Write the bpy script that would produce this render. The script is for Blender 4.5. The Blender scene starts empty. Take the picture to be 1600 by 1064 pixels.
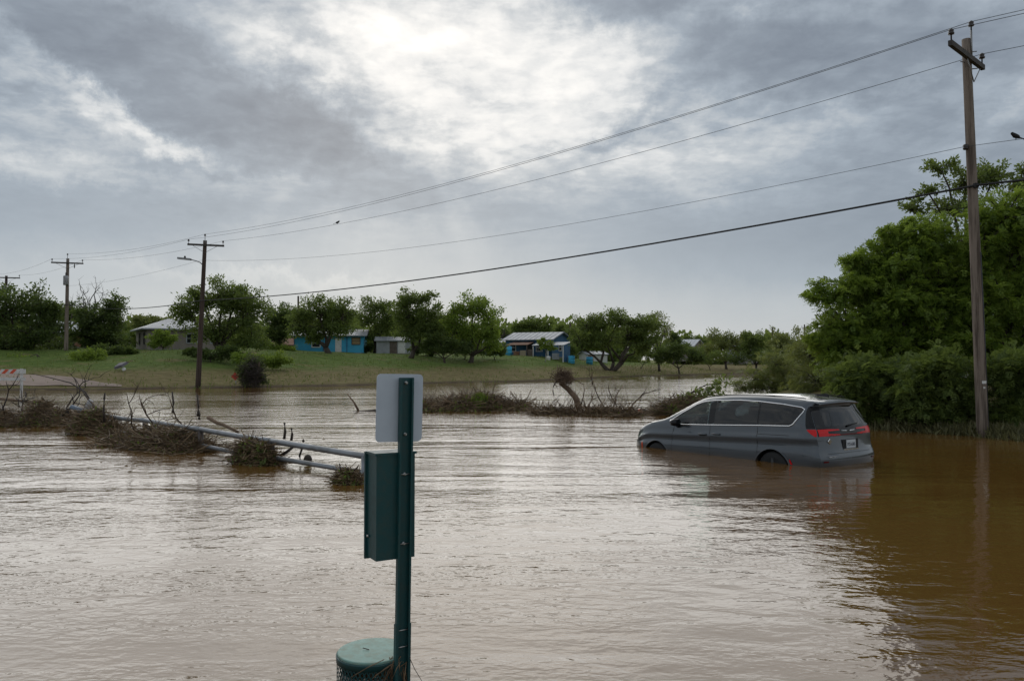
import bpy, bmesh, math, random
import numpy as np
from mathutils import Vector, Matrix, noise as mnoise

random.seed(7)
RNG = np.random.default_rng(11)
sc = bpy.context.scene
COL = sc.collection
R = math.radians

# ------------------------------------------------------------------ camera
EYE = 2.0
FPX = 1244.0
PITCH = R(1.38)
cam_d = bpy.data.cameras.new('camera')
cam = bpy.data.objects.new('camera', cam_d)
COL.objects.link(cam)
cam.location = (0, 0, EYE)
cam.rotation_euler = (R(90) + PITCH, 0, 0)
cam_d.sensor_width = 36.0
cam_d.lens = FPX / 1600 * 36
cam_d.clip_start = 0.1
cam_d.clip_end = 6000
sc.camera = cam

def ray(px, py):
    dx = (px - 800) / FPX
    du = -(py - 532) / FPX
    c, s = math.cos(PITCH), math.sin(PITCH)
    return Vector((dx, c - du * s, s + du * c))

def at(px, py, Y):
    r = ray(px, py)
    return Vector((0, 0, EYE)) + r * (Y / r.y)

def gnd(px, py, z=0.0):
    r = ray(px, py)
    return Vector((0, 0, EYE)) + r * ((z - EYE) / r.z)

# ------------------------------------------------------------------ node helper
class NT:
    def __init__(self, tree):
        self.t = tree
        self.n = tree.nodes
        self.l = tree.links
    def new(self, kind, **kw):
        nd = self.n.new(kind)
        for k, v in kw.items():
            setattr(nd, k, v)
        return nd
    def put(self, sock, v):
        if v is None:
            return
        if isinstance(v, bpy.types.NodeSocket):
            self.l.new(v, sock)
        else:
            sock.default_value = v
    def m(self, op, a, b=None, c=None, clamp=False):
        nd = self.new('ShaderNodeMath', operation=op)
        nd.use_clamp = clamp
        for i, v in enumerate((a, b, c)):
            self.put(nd.inputs[i], v)
        return nd.outputs[0]
    def vm(self, op, a, b=None):
        nd = self.new('ShaderNodeVectorMath', operation=op)
        self.put(nd.inputs[0], a)
        self.put(nd.inputs[1], b)
        return nd
    def noise(self, vec, scale, detail=4, rough=0.55, dist=0.0):
        nd = self.new('ShaderNodeTexNoise')
        self.put(nd.inputs['Vector'], vec)
        nd.inputs['Scale'].default_value = scale
        nd.inputs['Detail'].default_value = detail
        nd.inputs['Roughness'].default_value = rough
        nd.inputs['Distortion'].default_value = dist
        return nd.outputs['Fac']
    def ramp(self, fac, stops, interp='LINEAR'):
        nd = self.new('ShaderNodeValToRGB')
        nd.color_ramp.interpolation = interp
        els = nd.color_ramp.elements
        while len(els) < len(stops):
            els.new(0.5)
        for e, (p, c) in zip(els, stops):
            e.position = p
            e.color = (c[0], c[1], c[2], 1)
        self.put(nd.inputs[0], fac)
        return nd.outputs[0]
    def mix(self, fac, a, b, blend='MIX'):
        nd = self.new('ShaderNodeMix', data_type='RGBA', blend_type=blend)
        self.put(nd.inputs[0], fac)
        self.put(nd.inputs[6], a if not isinstance(a, tuple) else (*a[:3], 1))
        self.put(nd.inputs[7], b if not isinstance(b, tuple) else (*b[:3], 1))
        return nd.outputs[2]
    def smooth(self, v, lo, hi, a=0.0, b=1.0):
        nd = self.new('ShaderNodeMapRange', interpolation_type='SMOOTHSTEP')
        self.put(nd.inputs[0], v)
        nd.inputs[1].default_value = lo
        nd.inputs[2].default_value = hi
        nd.inputs[3].default_value = a
        nd.inputs[4].default_value = b
        return nd.outputs[0]

# ------------------------------------------------------------------ world: broken cloud over a hidden sun
def azel(px, py):
    r = ray(px, py).normalized()
    return math.atan2(r.x, r.y), math.asin(r.z)

SUN_AZ, SUN_EL = azel(610, 40)
world = bpy.data.worlds.new('World')
sc.world = world
world.use_nodes = True
wt = NT(world.node_tree)
wt.n.clear()
tc = wt.new('ShaderNodeTexCoord')
D = tc.outputs['Generated']
sep = wt.new('ShaderNodeSeparateXYZ')
wt.l.new(D, sep.inputs[0])
dx, dy, dz = sep.outputs
az = wt.m('ARCTAN2', dx, dy)
el = wt.m('ARCSINE', wt.m('MAXIMUM', wt.m('MINIMUM', dz, 1.0), -1.0))
# cloud-deck coordinates: the deck is a flat layer, so clouds flatten towards the horizon
den = wt.m('ADD', wt.m('MAXIMUM', dz, 0.0), 0.16)
deck = wt.new('ShaderNodeCombineXYZ')
wt.l.new(wt.m('DIVIDE', dx, den), deck.inputs[0])
wt.l.new(wt.m('DIVIDE', dy, den), deck.inputs[1])
DK = deck.outputs[0]
n_big = wt.noise(DK, 0.55, 5, 0.55, 0.4)
n_mid = wt.noise(wt.vm('ADD', DK, (7.3, 2.1, 0)).outputs[0], 1.6, 7, 0.6, 0.5)
n_fin = wt.noise(wt.vm('ADD', DK, (1.7, 9.4, 0)).outputs[0], 5.0, 7, 0.62, 0.3)
w1 = wt.noise(D, 5.5, 9, 0.68)
w2 = wt.noise(wt.vm('ADD', D, (3.1, 5.2, 1.7)).outputs[0], 5.5, 9, 0.68)
azw = wt.m('ADD', az, wt.m('MULTIPLY', wt.m('SUBTRACT', w1, 0.5), 0.30))
elw = wt.m('ADD', el, wt.m('MULTIPLY', wt.m('SUBTRACT', w2, 0.5), 0.17))
sunv = Vector((math.sin(SUN_AZ) * math.cos(SUN_EL), math.cos(SUN_AZ) * math.cos(SUN_EL), math.sin(SUN_EL)))
cosang = wt.vm('DOT_PRODUCT', D, tuple(sunv)).outputs[1]
ang = wt.m('ARCCOSINE', wt.m('MINIMUM', wt.m('MAXIMUM', cosang, -1.0), 1.0))

def gauss(v, s):
    q = wt.m('DIVIDE', v, s)
    return wt.m('EXPONENT', wt.m('MULTIPLY', wt.m('MULTIPLY', q, q), -1.0))

# cloud masses: px, py (centre), half-length, half-height in px, tilt (deg, + = falls to the right), strength
MASSES = [
    (30, 45, 250, 70, 12, -0.30), (300, 115, 190, 55, 14, -0.27), (520, 190, 120, 42, 20, -0.28), (230, 165, 110, 26, 10, -0.12),
    (400, 8, 200, 24, 0, -0.16), (960, 8, 110, 30, 5, -0.30), (1190, 80, 190, 70, -10, -0.26), (1420, 60, 200, 60, -10, -0.18),
    (930, 192, 80, 14, -14, -0.22), (700, 130, 60, 12, 20, -0.08), (560, 285, 330, 55, 4, -0.20), (1480, 190, 260, 170, 0, -0.12), (300, 300, 300, 40, 0, -0.08),
    (280, 253, 50, 12, 0, -0.18), (340, 257, 30, 9, 0, -0.12), (100, 350, 300, 60, 0, -0.12), (1330, 340, 340, 100, -8, -0.13), (900, 380, 400, 70, 0, -0.08),
    (585, 66, 110, 50, 0, 0.22), (770, 140, 210, 90, 8, 0.10), (60, 125, 150, 16, 24, 0.16),
    (210, 212, 190, 22, 16, 0.22), (90, 262, 170, 16, 2, 0.15), (430, 268, 90, 12, 8, 0.10),
    (960, 130, 150, 60, 20, 0.10), (1050, 245, 190, 36, 6, 0.07), (720, 255, 150, 40, 0, 0.09), (470, 437, 110, 9, 0, 0.11),
    (250, 432, 110, 9, 0, 0.06), (1330, 190, 90, 20, -18, 0.08), (1590, 175, 70, 20, -20, 0.12), (1130, 10, 120, 22, -14, 0.10),
]
L = wt.m('MULTIPLY_ADD', wt.m('SUBTRACT', n_big, 0.5), 0.22, 0.455)
L = wt.m('ADD', L, wt.m('MULTIPLY', gauss(ang, 0.36), 0.13))
for (px, py, hl, hh, tilt, amp) in MASSES:
    a0, e0 = azel(px, py)
    su, sv = hl / FPX, hh / FPX
    t = R(-tilt)
    da = wt.m('SUBTRACT', azw, a0)
    de = wt.m('SUBTRACT', elw, e0)
    u = wt.m('ADD', wt.m('MULTIPLY', da, math.cos(t) / su), wt.m('MULTIPLY', de, math.sin(t) / su))
    v = wt.m('ADD', wt.m('MULTIPLY', da, -math.sin(t) / sv), wt.m('MULTIPLY', de, math.cos(t) / sv))
    rr = wt.m('ADD', wt.m('MULTIPLY', u, u), wt.m('MULTIPLY', v, v))
    L = wt.m('ADD', L, wt.m('MULTIPLY', wt.m('EXPONENT', wt.m('MULTIPLY', rr, -0.8)), amp))
# fine cloud texture fades out in the murk near the horizon
tex = wt.m('MULTIPLY', wt.smooth(dz, 0.10, 0.32), wt.smooth(L, 0.20, 0.62, 0.62, 1.1))
L = wt.m('MAXIMUM', L, wt.m('MULTIPLY_ADD', L, 0.3, 0.12))
L = wt.m('ADD', L, wt.m('MULTIPLY', wt.m('SUBTRACT', wt.smooth(n_mid, 0.30, 0.70), 0.5), wt.m('MULTIPLY', tex, 0.26)))
L = wt.m('ADD', L, wt.m('MULTIPLY', wt.m('SUBTRACT', wt.smooth(n_fin, 0.34, 0.66), 0.5), wt.m('MULTIPLY', tex, 0.17)))
n_cell = wt.noise(wt.vm('ADD', DK, (4.4, 0.6, 0)).outputs[0], 13.0, 4, 0.55, 0.2)
L = wt.m('ADD', L, wt.m('MULTIPLY', wt.m('SUBTRACT', wt.smooth(n_cell, 0.36, 0.64), 0.5), wt.m('MULTIPLY', tex, 0.13)))
# faint slanting shafts where the sun breaks through under the bright gap
ra = wt.m('ARCTAN2', wt.m('SUBTRACT', az, SUN_AZ), wt.m('SUBTRACT', SUN_EL, el))
rc_ = wt.new('ShaderNodeCombineXYZ')
wt.l.new(wt.m('MULTIPLY', ra, 2.6), rc_.inputs[0])
shaft = wt.smooth(wt.noise(rc_.outputs[0], 1.6, 2, 0.5), 0.45, 0.75)
shaft = wt.m('MULTIPLY', shaft, wt.m('MULTIPLY', gauss(wt.m('SUBTRACT', ang, 0.21), 0.085), wt.smooth(wt.m('SUBTRACT', SUN_EL, el), 0.04, 0.16)))
L = wt.m('ADD', L, wt.m('MULTIPLY', shaft, 0.08))
murk = wt.smooth(dz, 0.0, 0.17, 1.0, 0.0)
L = wt.m('ADD', wt.m('MULTIPLY', L, wt.m('SUBTRACT', 1.0, wt.m('MULTIPLY', murk, 0.75))), wt.m('MULTIPLY', murk, 0.385))
cloud = wt.ramp(L, [(0.0, (0.175, 0.205, 0.25)), (0.20, (0.245, 0.285, 0.335)), (0.36, (0.335, 0.385, 0.44)),
                    (0.52, (0.49, 0.525, 0.555)), (0.70, (0.71, 0.72, 0.72)), (1.0, (0.94, 0.92, 0.885))])
# brighter veil round the hidden sun
halo = wt.m('ADD', 1.0, wt.m('MULTIPLY', wt.m('MULTIPLY', gauss(ang, 0.20), wt.m('MAXIMUM', L, 0.0)), 0.05))
cloud = wt.vm('SCALE', cloud).outputs[0]
cloud.node.inputs[3].default_value = 10.0
sc1 = wt.vm('SCALE', cloud)
wt.l.new(halo, sc1.inputs[3])
cloud = sc1.outputs[0]
sky = wt.new('ShaderNodeTexSky', sky_type='NISHITA')
sky.sun_disc = False
sky.sun_elevation = SUN_EL
sky.sun_rotation = SUN_AZ
skyc = wt.mix(0.95, sky.outputs[0], cloud)
bg = wt.new('ShaderNodeBackground')
wt.l.new(skyc, bg.inputs[0])
bg.inputs[1].default_value = 0.1
world.cycles.sampling_method = 'MANUAL'
world.cycles.sample_map_resolution = 512
wo = wt.new('ShaderNodeOutputWorld')
wt.l.new(bg.outputs[0], wo.inputs[0])

# ------------------------------------------------------------------ sun (behind thin cloud)
sun_d = bpy.data.lights.new('sun', 'SUN')
sun = bpy.data.objects.new('sun', sun_d)
COL.objects.link(sun)
sun_d.energy = 0.9
sun_d.angle = R(65)
sun_d.color = (1.0, 0.95, 0.87)
sun.rotation_euler = (-sunv).to_track_quat('-Z', 'Y').to_euler()
sun.location = (0, 0, 40)

sc.view_settings.view_transform = 'Standard'
sc.view_settings.look = 'None'
sc.view_settings.exposure = 0.1
sc.view_settings.gamma = 1.0
sc.cycles.max_bounces = 8
sc.cycles.transparent_max_bounces = 12

# ------------------------------------------------------------------ mesh helpers
class MB:
    """collects simple shapes into one mesh"""
    def __init__(self):
        self.v = []
        self.f = []
        self.s = []
    def add(self, vs, fs, smooth=False):
        o = len(self.v)
        self.v += [tuple(p) for p in vs]
        self.f += [tuple(i + o for i in f) for f in fs]
        self.s += [smooth] * len(fs)
        return self
    def box(self, c, size, rz=0.0, M=None):
        sx, sy, sz = (s / 2 for s in size)
        m = M if M is not None else Matrix.Rotation(rz, 3, 'Z')
        vs = [Vector(c) + m @ Vector((x * sx, y * sy, z * sz)) for z in (-1, 1) for y in (-1, 1) for x in (-1, 1)]
        return self.add(vs, [(0, 2, 3, 1), (4, 5, 7, 6), (0, 1, 5, 4), (2, 6, 7, 3), (0, 4, 6, 2), (1, 3, 7, 5)])
    def tube(self, pts, rad, sides=6, caps=True, smooth=True):
        pts = [Vector(p) for p in pts]
        n = len(pts)
        if not hasattr(rad, '__len__'):
            rad = [rad] * n
        vs, fs = [], []
        up = Vector((0, 0, 1))
        for i, p in enumerate(pts):
            t = (pts[min(i + 1, n - 1)] - pts[max(i - 1, 0)])
            if t.length < 1e-9:
                t = Vector((0, 0, 1))
            t.normalize()
            a = t.cross(up)
            if a.length < 1e-3:
                a = t.cross(Vector((1, 0, 0)))
            a.normalize()
            b = t.cross(a)
            for k in range(sides):
                th = 2 * math.pi * k / sides
                vs.append(p + (a * math.cos(th) + b * math.sin(th)) * rad[i])
        for i in range(n - 1):
            for k in range(sides):
                k2 = (k + 1) % sides
                fs.append((i * sides + k, i * sides + k2, (i + 1) * sides + k2, (i + 1) * sides + k))
        if caps:
            fs.append(tuple(range(sides - 1, -1, -1)))
            fs.append(tuple((n - 1) * sides + k for k in range(sides)))
        return self.add(vs, fs, smooth)
    def lathe(self, c, prof, sides=16, M=None, smooth=True):
        m = M if M is not None else Matrix.Identity(3)
        c = Vector(c)
        vs, fs = [], []
        for (r, z) in prof:
            for k in range(sides):
                th = 2 * math.pi * k / sides
                vs.append(c + m @ Vector((r * math.cos(th), r * math.sin(th), z)))
        for i in range(len(prof) - 1):
            for k in range(sides):
                k2 = (k + 1) % sides
                fs.append((i * sides + k, i * sides + k2, (i + 1) * sides + k2, (i + 1) * sides + k))
        fs.append(tuple(range(sides - 1, -1, -1)))
        fs.append(tuple((len(prof) - 1) * sides + k for k in range(sides)))
        return self.add(vs, fs, smooth)
    def build(self, name, mat, parent=None):
        me = bpy.data.meshes.new(name)
        me.from_pydata(self.v, [], self.f)
        me.polygons.foreach_set('use_smooth', self.s)
        return link(name, me, mat, parent)

def link(name, me, mat, parent=None):
    if mat is not None and not me.materials:
        me.materials.append(mat)
    me.update()
    o = bpy.data.objects.new(name, me)
    COL.objects.link(o)
    if parent is not None:
        o.parent = parent
    return o

def rel(o):
    """meshes are written in world coordinates: keep them there under a moved Empty"""
    o.matrix_parent_inverse = o.parent.matrix_world.inverted()
    return o

def empty(name, loc, rz=0.0):
    o = bpy.data.objects.new(name, None)
    o.empty_display_size = 0.3
    COL.objects.link(o)
    o.matrix_world = Matrix.Translation(Vector(loc)) @ Matrix.Rotation(rz, 4, 'Z')
    return o

def tag(o, label=None, cat=None, group=None, kind=None):
    for k, v in (('label', label), ('category', cat), ('group', group), ('kind', kind)):
        if v:
            o[k] = v
    return o

class Thing:
    """an Empty at the thing's base; parts are meshes in world coordinates parented under it"""
    def __init__(self, name, loc, label, cat, group=None):
        self.o = tag(empty(name, loc), label, cat, group)
        self.inv = Matrix.Translation(-Vector(loc))
    def part(self, name, mb, mat, parent=None, label=None):
        o = mb.build(name, mat) if isinstance(mb, MB) else link(name, mb, mat)
        o.data.transform(self.inv)
        o.parent = parent if parent is not None else self.o
        if label:
            o['label'] = label
        return o

def quads_mesh(name, V, F, var=None, smooth=False):
    me = bpy.data.meshes.new(name)
    k = F.shape[1]
    me.vertices.add(len(V))
    me.vertices.foreach_set('co', np.ascontiguousarray(V, dtype=np.float32).ravel())
    me.loops.add(F.size)
    me.loops.foreach_set('vertex_index', F.astype(np.int32).ravel())
    me.polygons.add(len(F))
    me.polygons.foreach_set('loop_start', np.arange(0, F.size, k, dtype=np.int32))
    if smooth:
        me.polygons.foreach_set('use_smooth', np.ones(len(F), dtype=bool))
    me.update(calc_edges=True)
    if var is not None:
        at_ = me.attributes.new('var', 'FLOAT', 'FACE')
        at_.data.foreach_set('value', np.asarray(var, dtype=np.float32))
    return me

def unit(a):
    return a / np.maximum(np.linalg.norm(a, axis=1, keepdims=True), 1e-9)

def leaf_mesh(name, P, A, size, width=0.45, rng=RNG, var=None):
    """one folded diamond leaf for each point P, pointing along A"""
    n = len(P)
    A = unit(A)
    Rn = rng.normal(size=(n, 3))
    B = unit(np.cross(A, Rn))
    Nn = np.cross(A, B)
    s = (size * rng.uniform(0.65, 1.35, n))[:, None]
    V = np.empty((n, 4, 3))
    V[:, 0] = P
    V[:, 1] = P + A * s * 0.5 + B * s * width * 0.5 + Nn * s * 0.10
    V[:, 2] = P + A * s
    V[:, 3] = P + A * s * 0.5 - B * s * width * 0.5 + Nn * s * 0.10
    F = np.arange(n * 4).reshape(n, 4)
    return quads_mesh(name, V.reshape(-1, 3), F, rng.uniform(0, 1, n) if var is None else var)

def sprig_mesh(name, P, A, size, k=9, width=0.42, rng=RNG):
    """feather-like sprigs: k leaf pairs lie in one plane along a bent stalk"""
    n = len(P)
    A = unit(A)
    up = np.array([0, 0, 1.0]) + rng.normal(size=(n, 3)) * 0.55
    B = unit(np.cross(A, up))
    Nn = np.cross(B, A)
    ln = size * k * 0.42 * rng.uniform(0.7, 1.3, n)
    V, var = [], []
    tone = rng.uniform(0, 1, n)
    for j in range(k):
        f = (j + 0.5) / k
        c = P + A * (ln * f)[:, None] + np.array([0, 0, -1.0]) * (ln * 0.30 * f * f)[:, None]
        s = (size * rng.uniform(0.75, 1.2, n) * (1.1 - 0.5 * f))[:, None]
        for sd in (1, -1):
            d = unit(A * 0.55 + B * sd + Nn * rng.normal(size=(n, 1)) * 0.22 - np.array([0, 0, 0.12]))
            q = unit(np.cross(d, Nn))
            Q = np.empty((n, 4, 3))
            Q[:, 0] = c
            Q[:, 1] = c + d * s * 0.5 + q * s * width * 0.5
            Q[:, 2] = c + d * s
            Q[:, 3] = c + d * s * 0.5 - q * s * width * 0.5
            V.append(Q)
            var.append(np.clip(tone + rng.normal(size=n) * 0.12, 0, 1))
    V = np.concatenate(V).reshape(-1, 3)
    return quads_mesh(name, V, np.arange(len(V)).reshape(-1, 4), np.concatenate(var))

# ------------------------------------------------------------------ materials
MATS = {}
def principled(name, color, rough=0.6, metal=0.0, bump=None, var=None, spec=0.5, coat=0.0, stretch=None):
    """var = (scale, amount, second colour): blotchy wear;  bump = (scale, height)"""
    if name in MATS:
        return MATS[name]
    m = bpy.data.materials.new(name)
    m.use_nodes = True
    t = NT(m.node_tree)
    b = t.n['Principled BSDF']
    b.inputs['Base Color'].default_value = (*color, 1)
    b.inputs['Roughness'].default_value = rough
    b.inputs['Metallic'].default_value = metal
    b.inputs['Specular IOR Level'].default_value = spec
    b.inputs['Coat Weight'].default_value = coat
    g = t.new('ShaderNodeNewGeometry')
    pos = g.outputs['Position']
    if stretch:
        pos = t.vm('MULTIPLY', pos, (1.0, 1.0, stretch)).outputs[0]
    if var:
        f = t.noise(pos, var[0], 6, 0.65)
        f = t.smooth(f, 0.42, 0.66, 0.0, var[1])
        t.l.new(t.mix(f, color, var[2]), b.inputs['Base Color'])
        r2 = t.m('MULTIPLY_ADD', f, 0.15, rough)
        t.l.new(r2, b.inputs['Roughness'])
    if bump:
        nz = t.noise(pos, bump[0], 5, 0.6)
        bn = t.new('ShaderNodeBump')
        bn.inputs['Strength'].default_value = 1.0
        bn.inputs['Distance'].default_value = bump[1]
        t.l.new(nz, bn.inputs['Height'])
        t.l.new(bn.outputs[0], b.inputs['Normal'])
    MATS[name] = m
    return m

def leaf_mat(name, c0, c1, c2, trans=0.35):
    if name in MATS:
        return MATS[name]
    m = bpy.data.materials.new(name)
    m.use_nodes = True
    t = NT(m.node_tree)
    t.n.clear()
    a = t.new('ShaderNodeAttribute', attribute_name='var')
    g = t.new('ShaderNodeNewGeometry')
    nz = t.noise(g.outputs['Position'], 0.7, 3, 0.6)
    f = t.m('MULTIPLY_ADD', a.outputs['Fac'], 0.6, t.m('MULTIPLY', nz, 0.45))
    col = t.ramp(f, [(0.1, c0), (0.5, c1), (0.95, c2)])
    d = t.new('ShaderNodeBsdfPrincipled')
    d.inputs['Roughness'].default_value = 0.5
    d.inputs['Specular IOR Level'].default_value = 0.3
    t.l.new(col, d.inputs['Base Color'])
    tr = t.new('ShaderNodeBsdfTranslucent')
    t.l.new(t.mix(0.6, col, (c2[0] * 1.5, c2[1] * 1.5, c2[2] * 0.8)), tr.inputs[0])
    mx = t.new('ShaderNodeMixShader')
    mx.inputs[0].default_value = trans
    t.l.new(d.outputs[0], mx.inputs[1])
    t.l.new(tr.outputs[0], mx.inputs[2])
    o = t.new('ShaderNodeOutputMaterial')
    t.l.new(mx.outputs[0], o.inputs[0])
    MATS[name] = m
    return m

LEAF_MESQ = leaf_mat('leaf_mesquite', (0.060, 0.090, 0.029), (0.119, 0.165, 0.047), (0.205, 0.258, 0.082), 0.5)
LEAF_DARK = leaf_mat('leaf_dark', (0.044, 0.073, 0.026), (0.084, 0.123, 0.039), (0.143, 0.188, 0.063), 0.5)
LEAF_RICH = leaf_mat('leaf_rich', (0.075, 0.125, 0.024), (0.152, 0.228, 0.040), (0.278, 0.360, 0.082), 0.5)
LEAF_OLIVE = leaf_mat('leaf_olive', (0.106, 0.131, 0.048), (0.175, 0.210, 0.073), (0.281, 0.306, 0.119), 0.42)
LEAF_LIME = leaf_mat('leaf_lime', (0.10, 0.15, 0.02), (0.16, 0.23, 0.035), (0.25, 0.32, 0.06))
LEAF_DEAD = leaf_mat('leaf_dead', (0.070, 0.050, 0.028), (0.170, 0.125, 0.070), (0.32, 0.25, 0.15), 0.2)
GRASS_M = leaf_mat('grass_blade', (0.070, 0.115, 0.026), (0.125, 0.172, 0.044), (0.21, 0.235, 0.080), 0.3)
REED_M = leaf_mat('reed_blade', (0.070, 0.066, 0.032), (0.120, 0.120, 0.052), (0.22, 0.205, 0.11), 0.25)
TWIG_MIX = leaf_mat('twig_mix', (0.055, 0.036, 0.020), (0.185, 0.122, 0.064), (0.38, 0.275, 0.165), 0.0)
TWIG_MIX2 = leaf_mat('twig_mix_wet', (0.034, 0.022, 0.014), (0.105, 0.068, 0.038), (0.23, 0.16, 0.095), 0.0)
BARK = principled('bark', (0.060, 0.046, 0.035), 0.9, bump=(14, 0.02), var=(3, 0.6, (0.11, 0.095, 0.08)))
TWIG = principled('twig_brown', (0.105, 0.072, 0.045), 0.9, var=(2.5, 0.8, (0.045, 0.032, 0.022)))
TWIG_PALE = principled('driftwood', (0.21, 0.145, 0.095), 0.85, var=(3, 0.7, (0.11, 0.075, 0.05)), bump=(18, 0.01))
TWIG_DARK = principled('wet_wood', (0.035, 0.026, 0.020), 0.7, var=(4, 0.6, (0.07, 0.05, 0.036)), bump=(18, 0.01))
POLE_OLD = principled('pole_wood_grey', (0.225, 0.180, 0.145), 0.85, bump=(24, 0.02), var=(15, 0.9, (0.070, 0.052, 0.040)), stretch=0.05)
POLE_DARK = principled('pole_wood_dark', (0.070, 0.047, 0.035), 0.85, bump=(16, 0.01), var=(12, 0.8, (0.030, 0.021, 0.017)), stretch=0.06)
ARM_WOOD = principled('crossarm_wood', (0.055, 0.050, 0.046), 0.9, var=(4, 0.6, (0.11, 0.10, 0.09)))
CERAMIC = principled('insulator_ceramic', (0.030, 0.022, 0.020), 0.25)
STEEL = principled('steel_dull', (0.30, 0.31, 0.32), 0.5, 0.8, var=(5, 0.6, (0.2, 0.17, 0.14)))
WIRE_M = principled('wire_metal', (0.060, 0.062, 0.066), 0.6)
CABLE_M = principled('cable_black', (0.012, 0.012, 0.013), 0.6)
GALV = principled('galvanised_pipe', (0.26, 0.275, 0.295), 0.42, 0.55, var=(2.2, 0.7, (0.17, 0.17, 0.165)), bump=(40, 0.001))
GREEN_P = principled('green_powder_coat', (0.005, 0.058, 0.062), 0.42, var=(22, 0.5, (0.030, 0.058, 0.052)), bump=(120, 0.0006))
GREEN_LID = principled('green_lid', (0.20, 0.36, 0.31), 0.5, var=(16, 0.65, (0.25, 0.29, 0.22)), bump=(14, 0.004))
ALU = principled('sign_aluminium', (0.50, 0.56, 0.63), 0.5, 0.15, var=(8, 0.4, (0.44, 0.49, 0.56)))
BOLT = principled('bolt_zinc', (0.45, 0.45, 0.44), 0.35, 0.9)
WHITE_P = principled('white_paint', (0.66, 0.66, 0.64), 0.6, var=(4, 0.5, (0.45, 0.43, 0.39)))
ORANGE_P = principled('orange_reflective', (0.62, 0.085, 0.03), 0.5)
BLACK_R = principled('black_rubber', (0.012, 0.012, 0.012), 0.75)
DARKGLASS = principled('house_window_glass', (0.012, 0.015, 0.018), 0.12)
M_METALROOF = principled('metal_roof', (0.27, 0.29, 0.32), 0.45, 0.45, var=(0.7, 0.7, (0.33, 0.33, 0.34)))
M_RUST = principled('rusty_sheet', (0.20, 0.095, 0.055), 0.8, var=(1.5, 0.7, (0.28, 0.20, 0.15)))
M_WHITEROOF = principled('white_roof', (0.48, 0.50, 0.53), 0.5, var=(1, 0.4, (0.5, 0.5, 0.5)))
M_BEIGE = principled('beige_render', (0.26, 0.225, 0.195), 0.9, var=(0.9, 0.6, (0.19, 0.165, 0.145)), bump=(9, 0.01))
M_BLUE = principled('bright_blue_paint', (0.06, 0.38, 0.60), 0.75, var=(0.9, 0.6, (0.04, 0.27, 0.47)), bump=(6, 0.01))
M_BLUE2 = principled('deep_blue_paint', (0.045, 0.13, 0.25), 0.75, var=(0.9, 0.6, (0.03, 0.085, 0.16)), bump=(6, 0.01))
M_GREYWALL = principled('grey_shed_panel', (0.36, 0.38, 0.40), 0.8, var=(0.8, 0.7, (0.24, 0.25, 0.26)))
M_BROWNWALL = principled('brown_board', (0.11, 0.085, 0.07), 0.9, var=(1.4, 0.7, (0.19, 0.16, 0.13)))
M_TRIM = principled('dark_trim', (0.05, 0.045, 0.042), 0.8)
M_FOUND = principled('concrete_base', (0.24, 0.225, 0.205), 0.9, var=(2, 0.5, (0.16, 0.15, 0.135)))

# ------------------------------------------------------------------ terrain
shore_px = [(-500, 613), (0, 610), (180, 608), (310, 607), (420, 605), (590, 601), (700, 598.5), (800, 597), (900, 592), (1000, 588.2), (1100, 585.4), (1170, 583.6)]
shore = [gnd(*p) for p in shore_px]
SX = np.array([-900] + [p.x for p in shore] + [80, 900])
SY = np.array([52] + [p.y for p in shore] + [140, 150])
BANK_D = np.array([-40, -8, 0, 5, 12, 25, 45, 200, 3000])
BANK_Z = np.array([-1.6, -0.9, 0, 0.42, 1.05, 2.35, 2.75, 3.0, 3.0])
RBY = np.array([-60, 5, 12, 18, 19.4, 20.7, 22.6, 26, 35, 45, 50, 55, 58, 62, 70])
RBX = np.array([60, 22, 16, 13.2, 12.7, 12.25, 10.7, 10.4, 12.3, 14.6, 16.6, 20, 27, 90, 900])

def Hn(X, Y):
    X = np.asarray(X, float)
    Y = np.asarray(Y, float)
    d = Y - np.interp(X, SX, SY) + 0.8 * np.sin(X * 0.37) + 0.5 * np.sin(X * 0.91 + 1)
    mul = np.interp(X, [-30, -18, 4, 16, 34], [1.22, 1.05, 1.0, 0.62, 0.40])
    far = np.interp(d, BANK_D, BANK_Z)
    far = np.where(far > 0, far * mul, far)
    dr = X - np.interp(Y, RBY, RBX)
    right = np.clip(dr * 0.22, -1.5, 0.7)
    near = np.clip(0.42 - 0.24 * Y, -1.5, 0.5)
    z = np.maximum(np.maximum(far, right), near)
    z = z + 0.05 * np.sin(X * 0.8 + 0.6 * Y) * np.sin(Y * 0.55 - 0.3 * X) + 0.03 * np.sin(X * 1.9) * np.sin(Y * 2.3)
    return z

def H(x, y):
    return float(Hn(x, y))

gx = np.concatenate([np.linspace(-2500, -120, 20), np.linspace(-110, 110, 221), np.linspace(125, 2500, 20)])
gy = np.concatenate([np.linspace(-200, -10, 12), np.linspace(-6, 30, 37), np.linspace(31, 140, 150), np.linspace(150, 3500, 30)])
GX, GY = np.meshgrid(gx, gy)
GV = np.stack([GX, GY, Hn(GX, GY)], -1).reshape(-1, 3)
nx_, ny_ = len(gx), len(gy)
idx = np.arange(nx_ * ny_).reshape(ny_, nx_)
GF = np.stack([idx[:-1, :-1], idx[:-1, 1:], idx[1:, 1:], idx[1:, :-1]], -1).reshape(-1, 4)

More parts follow.
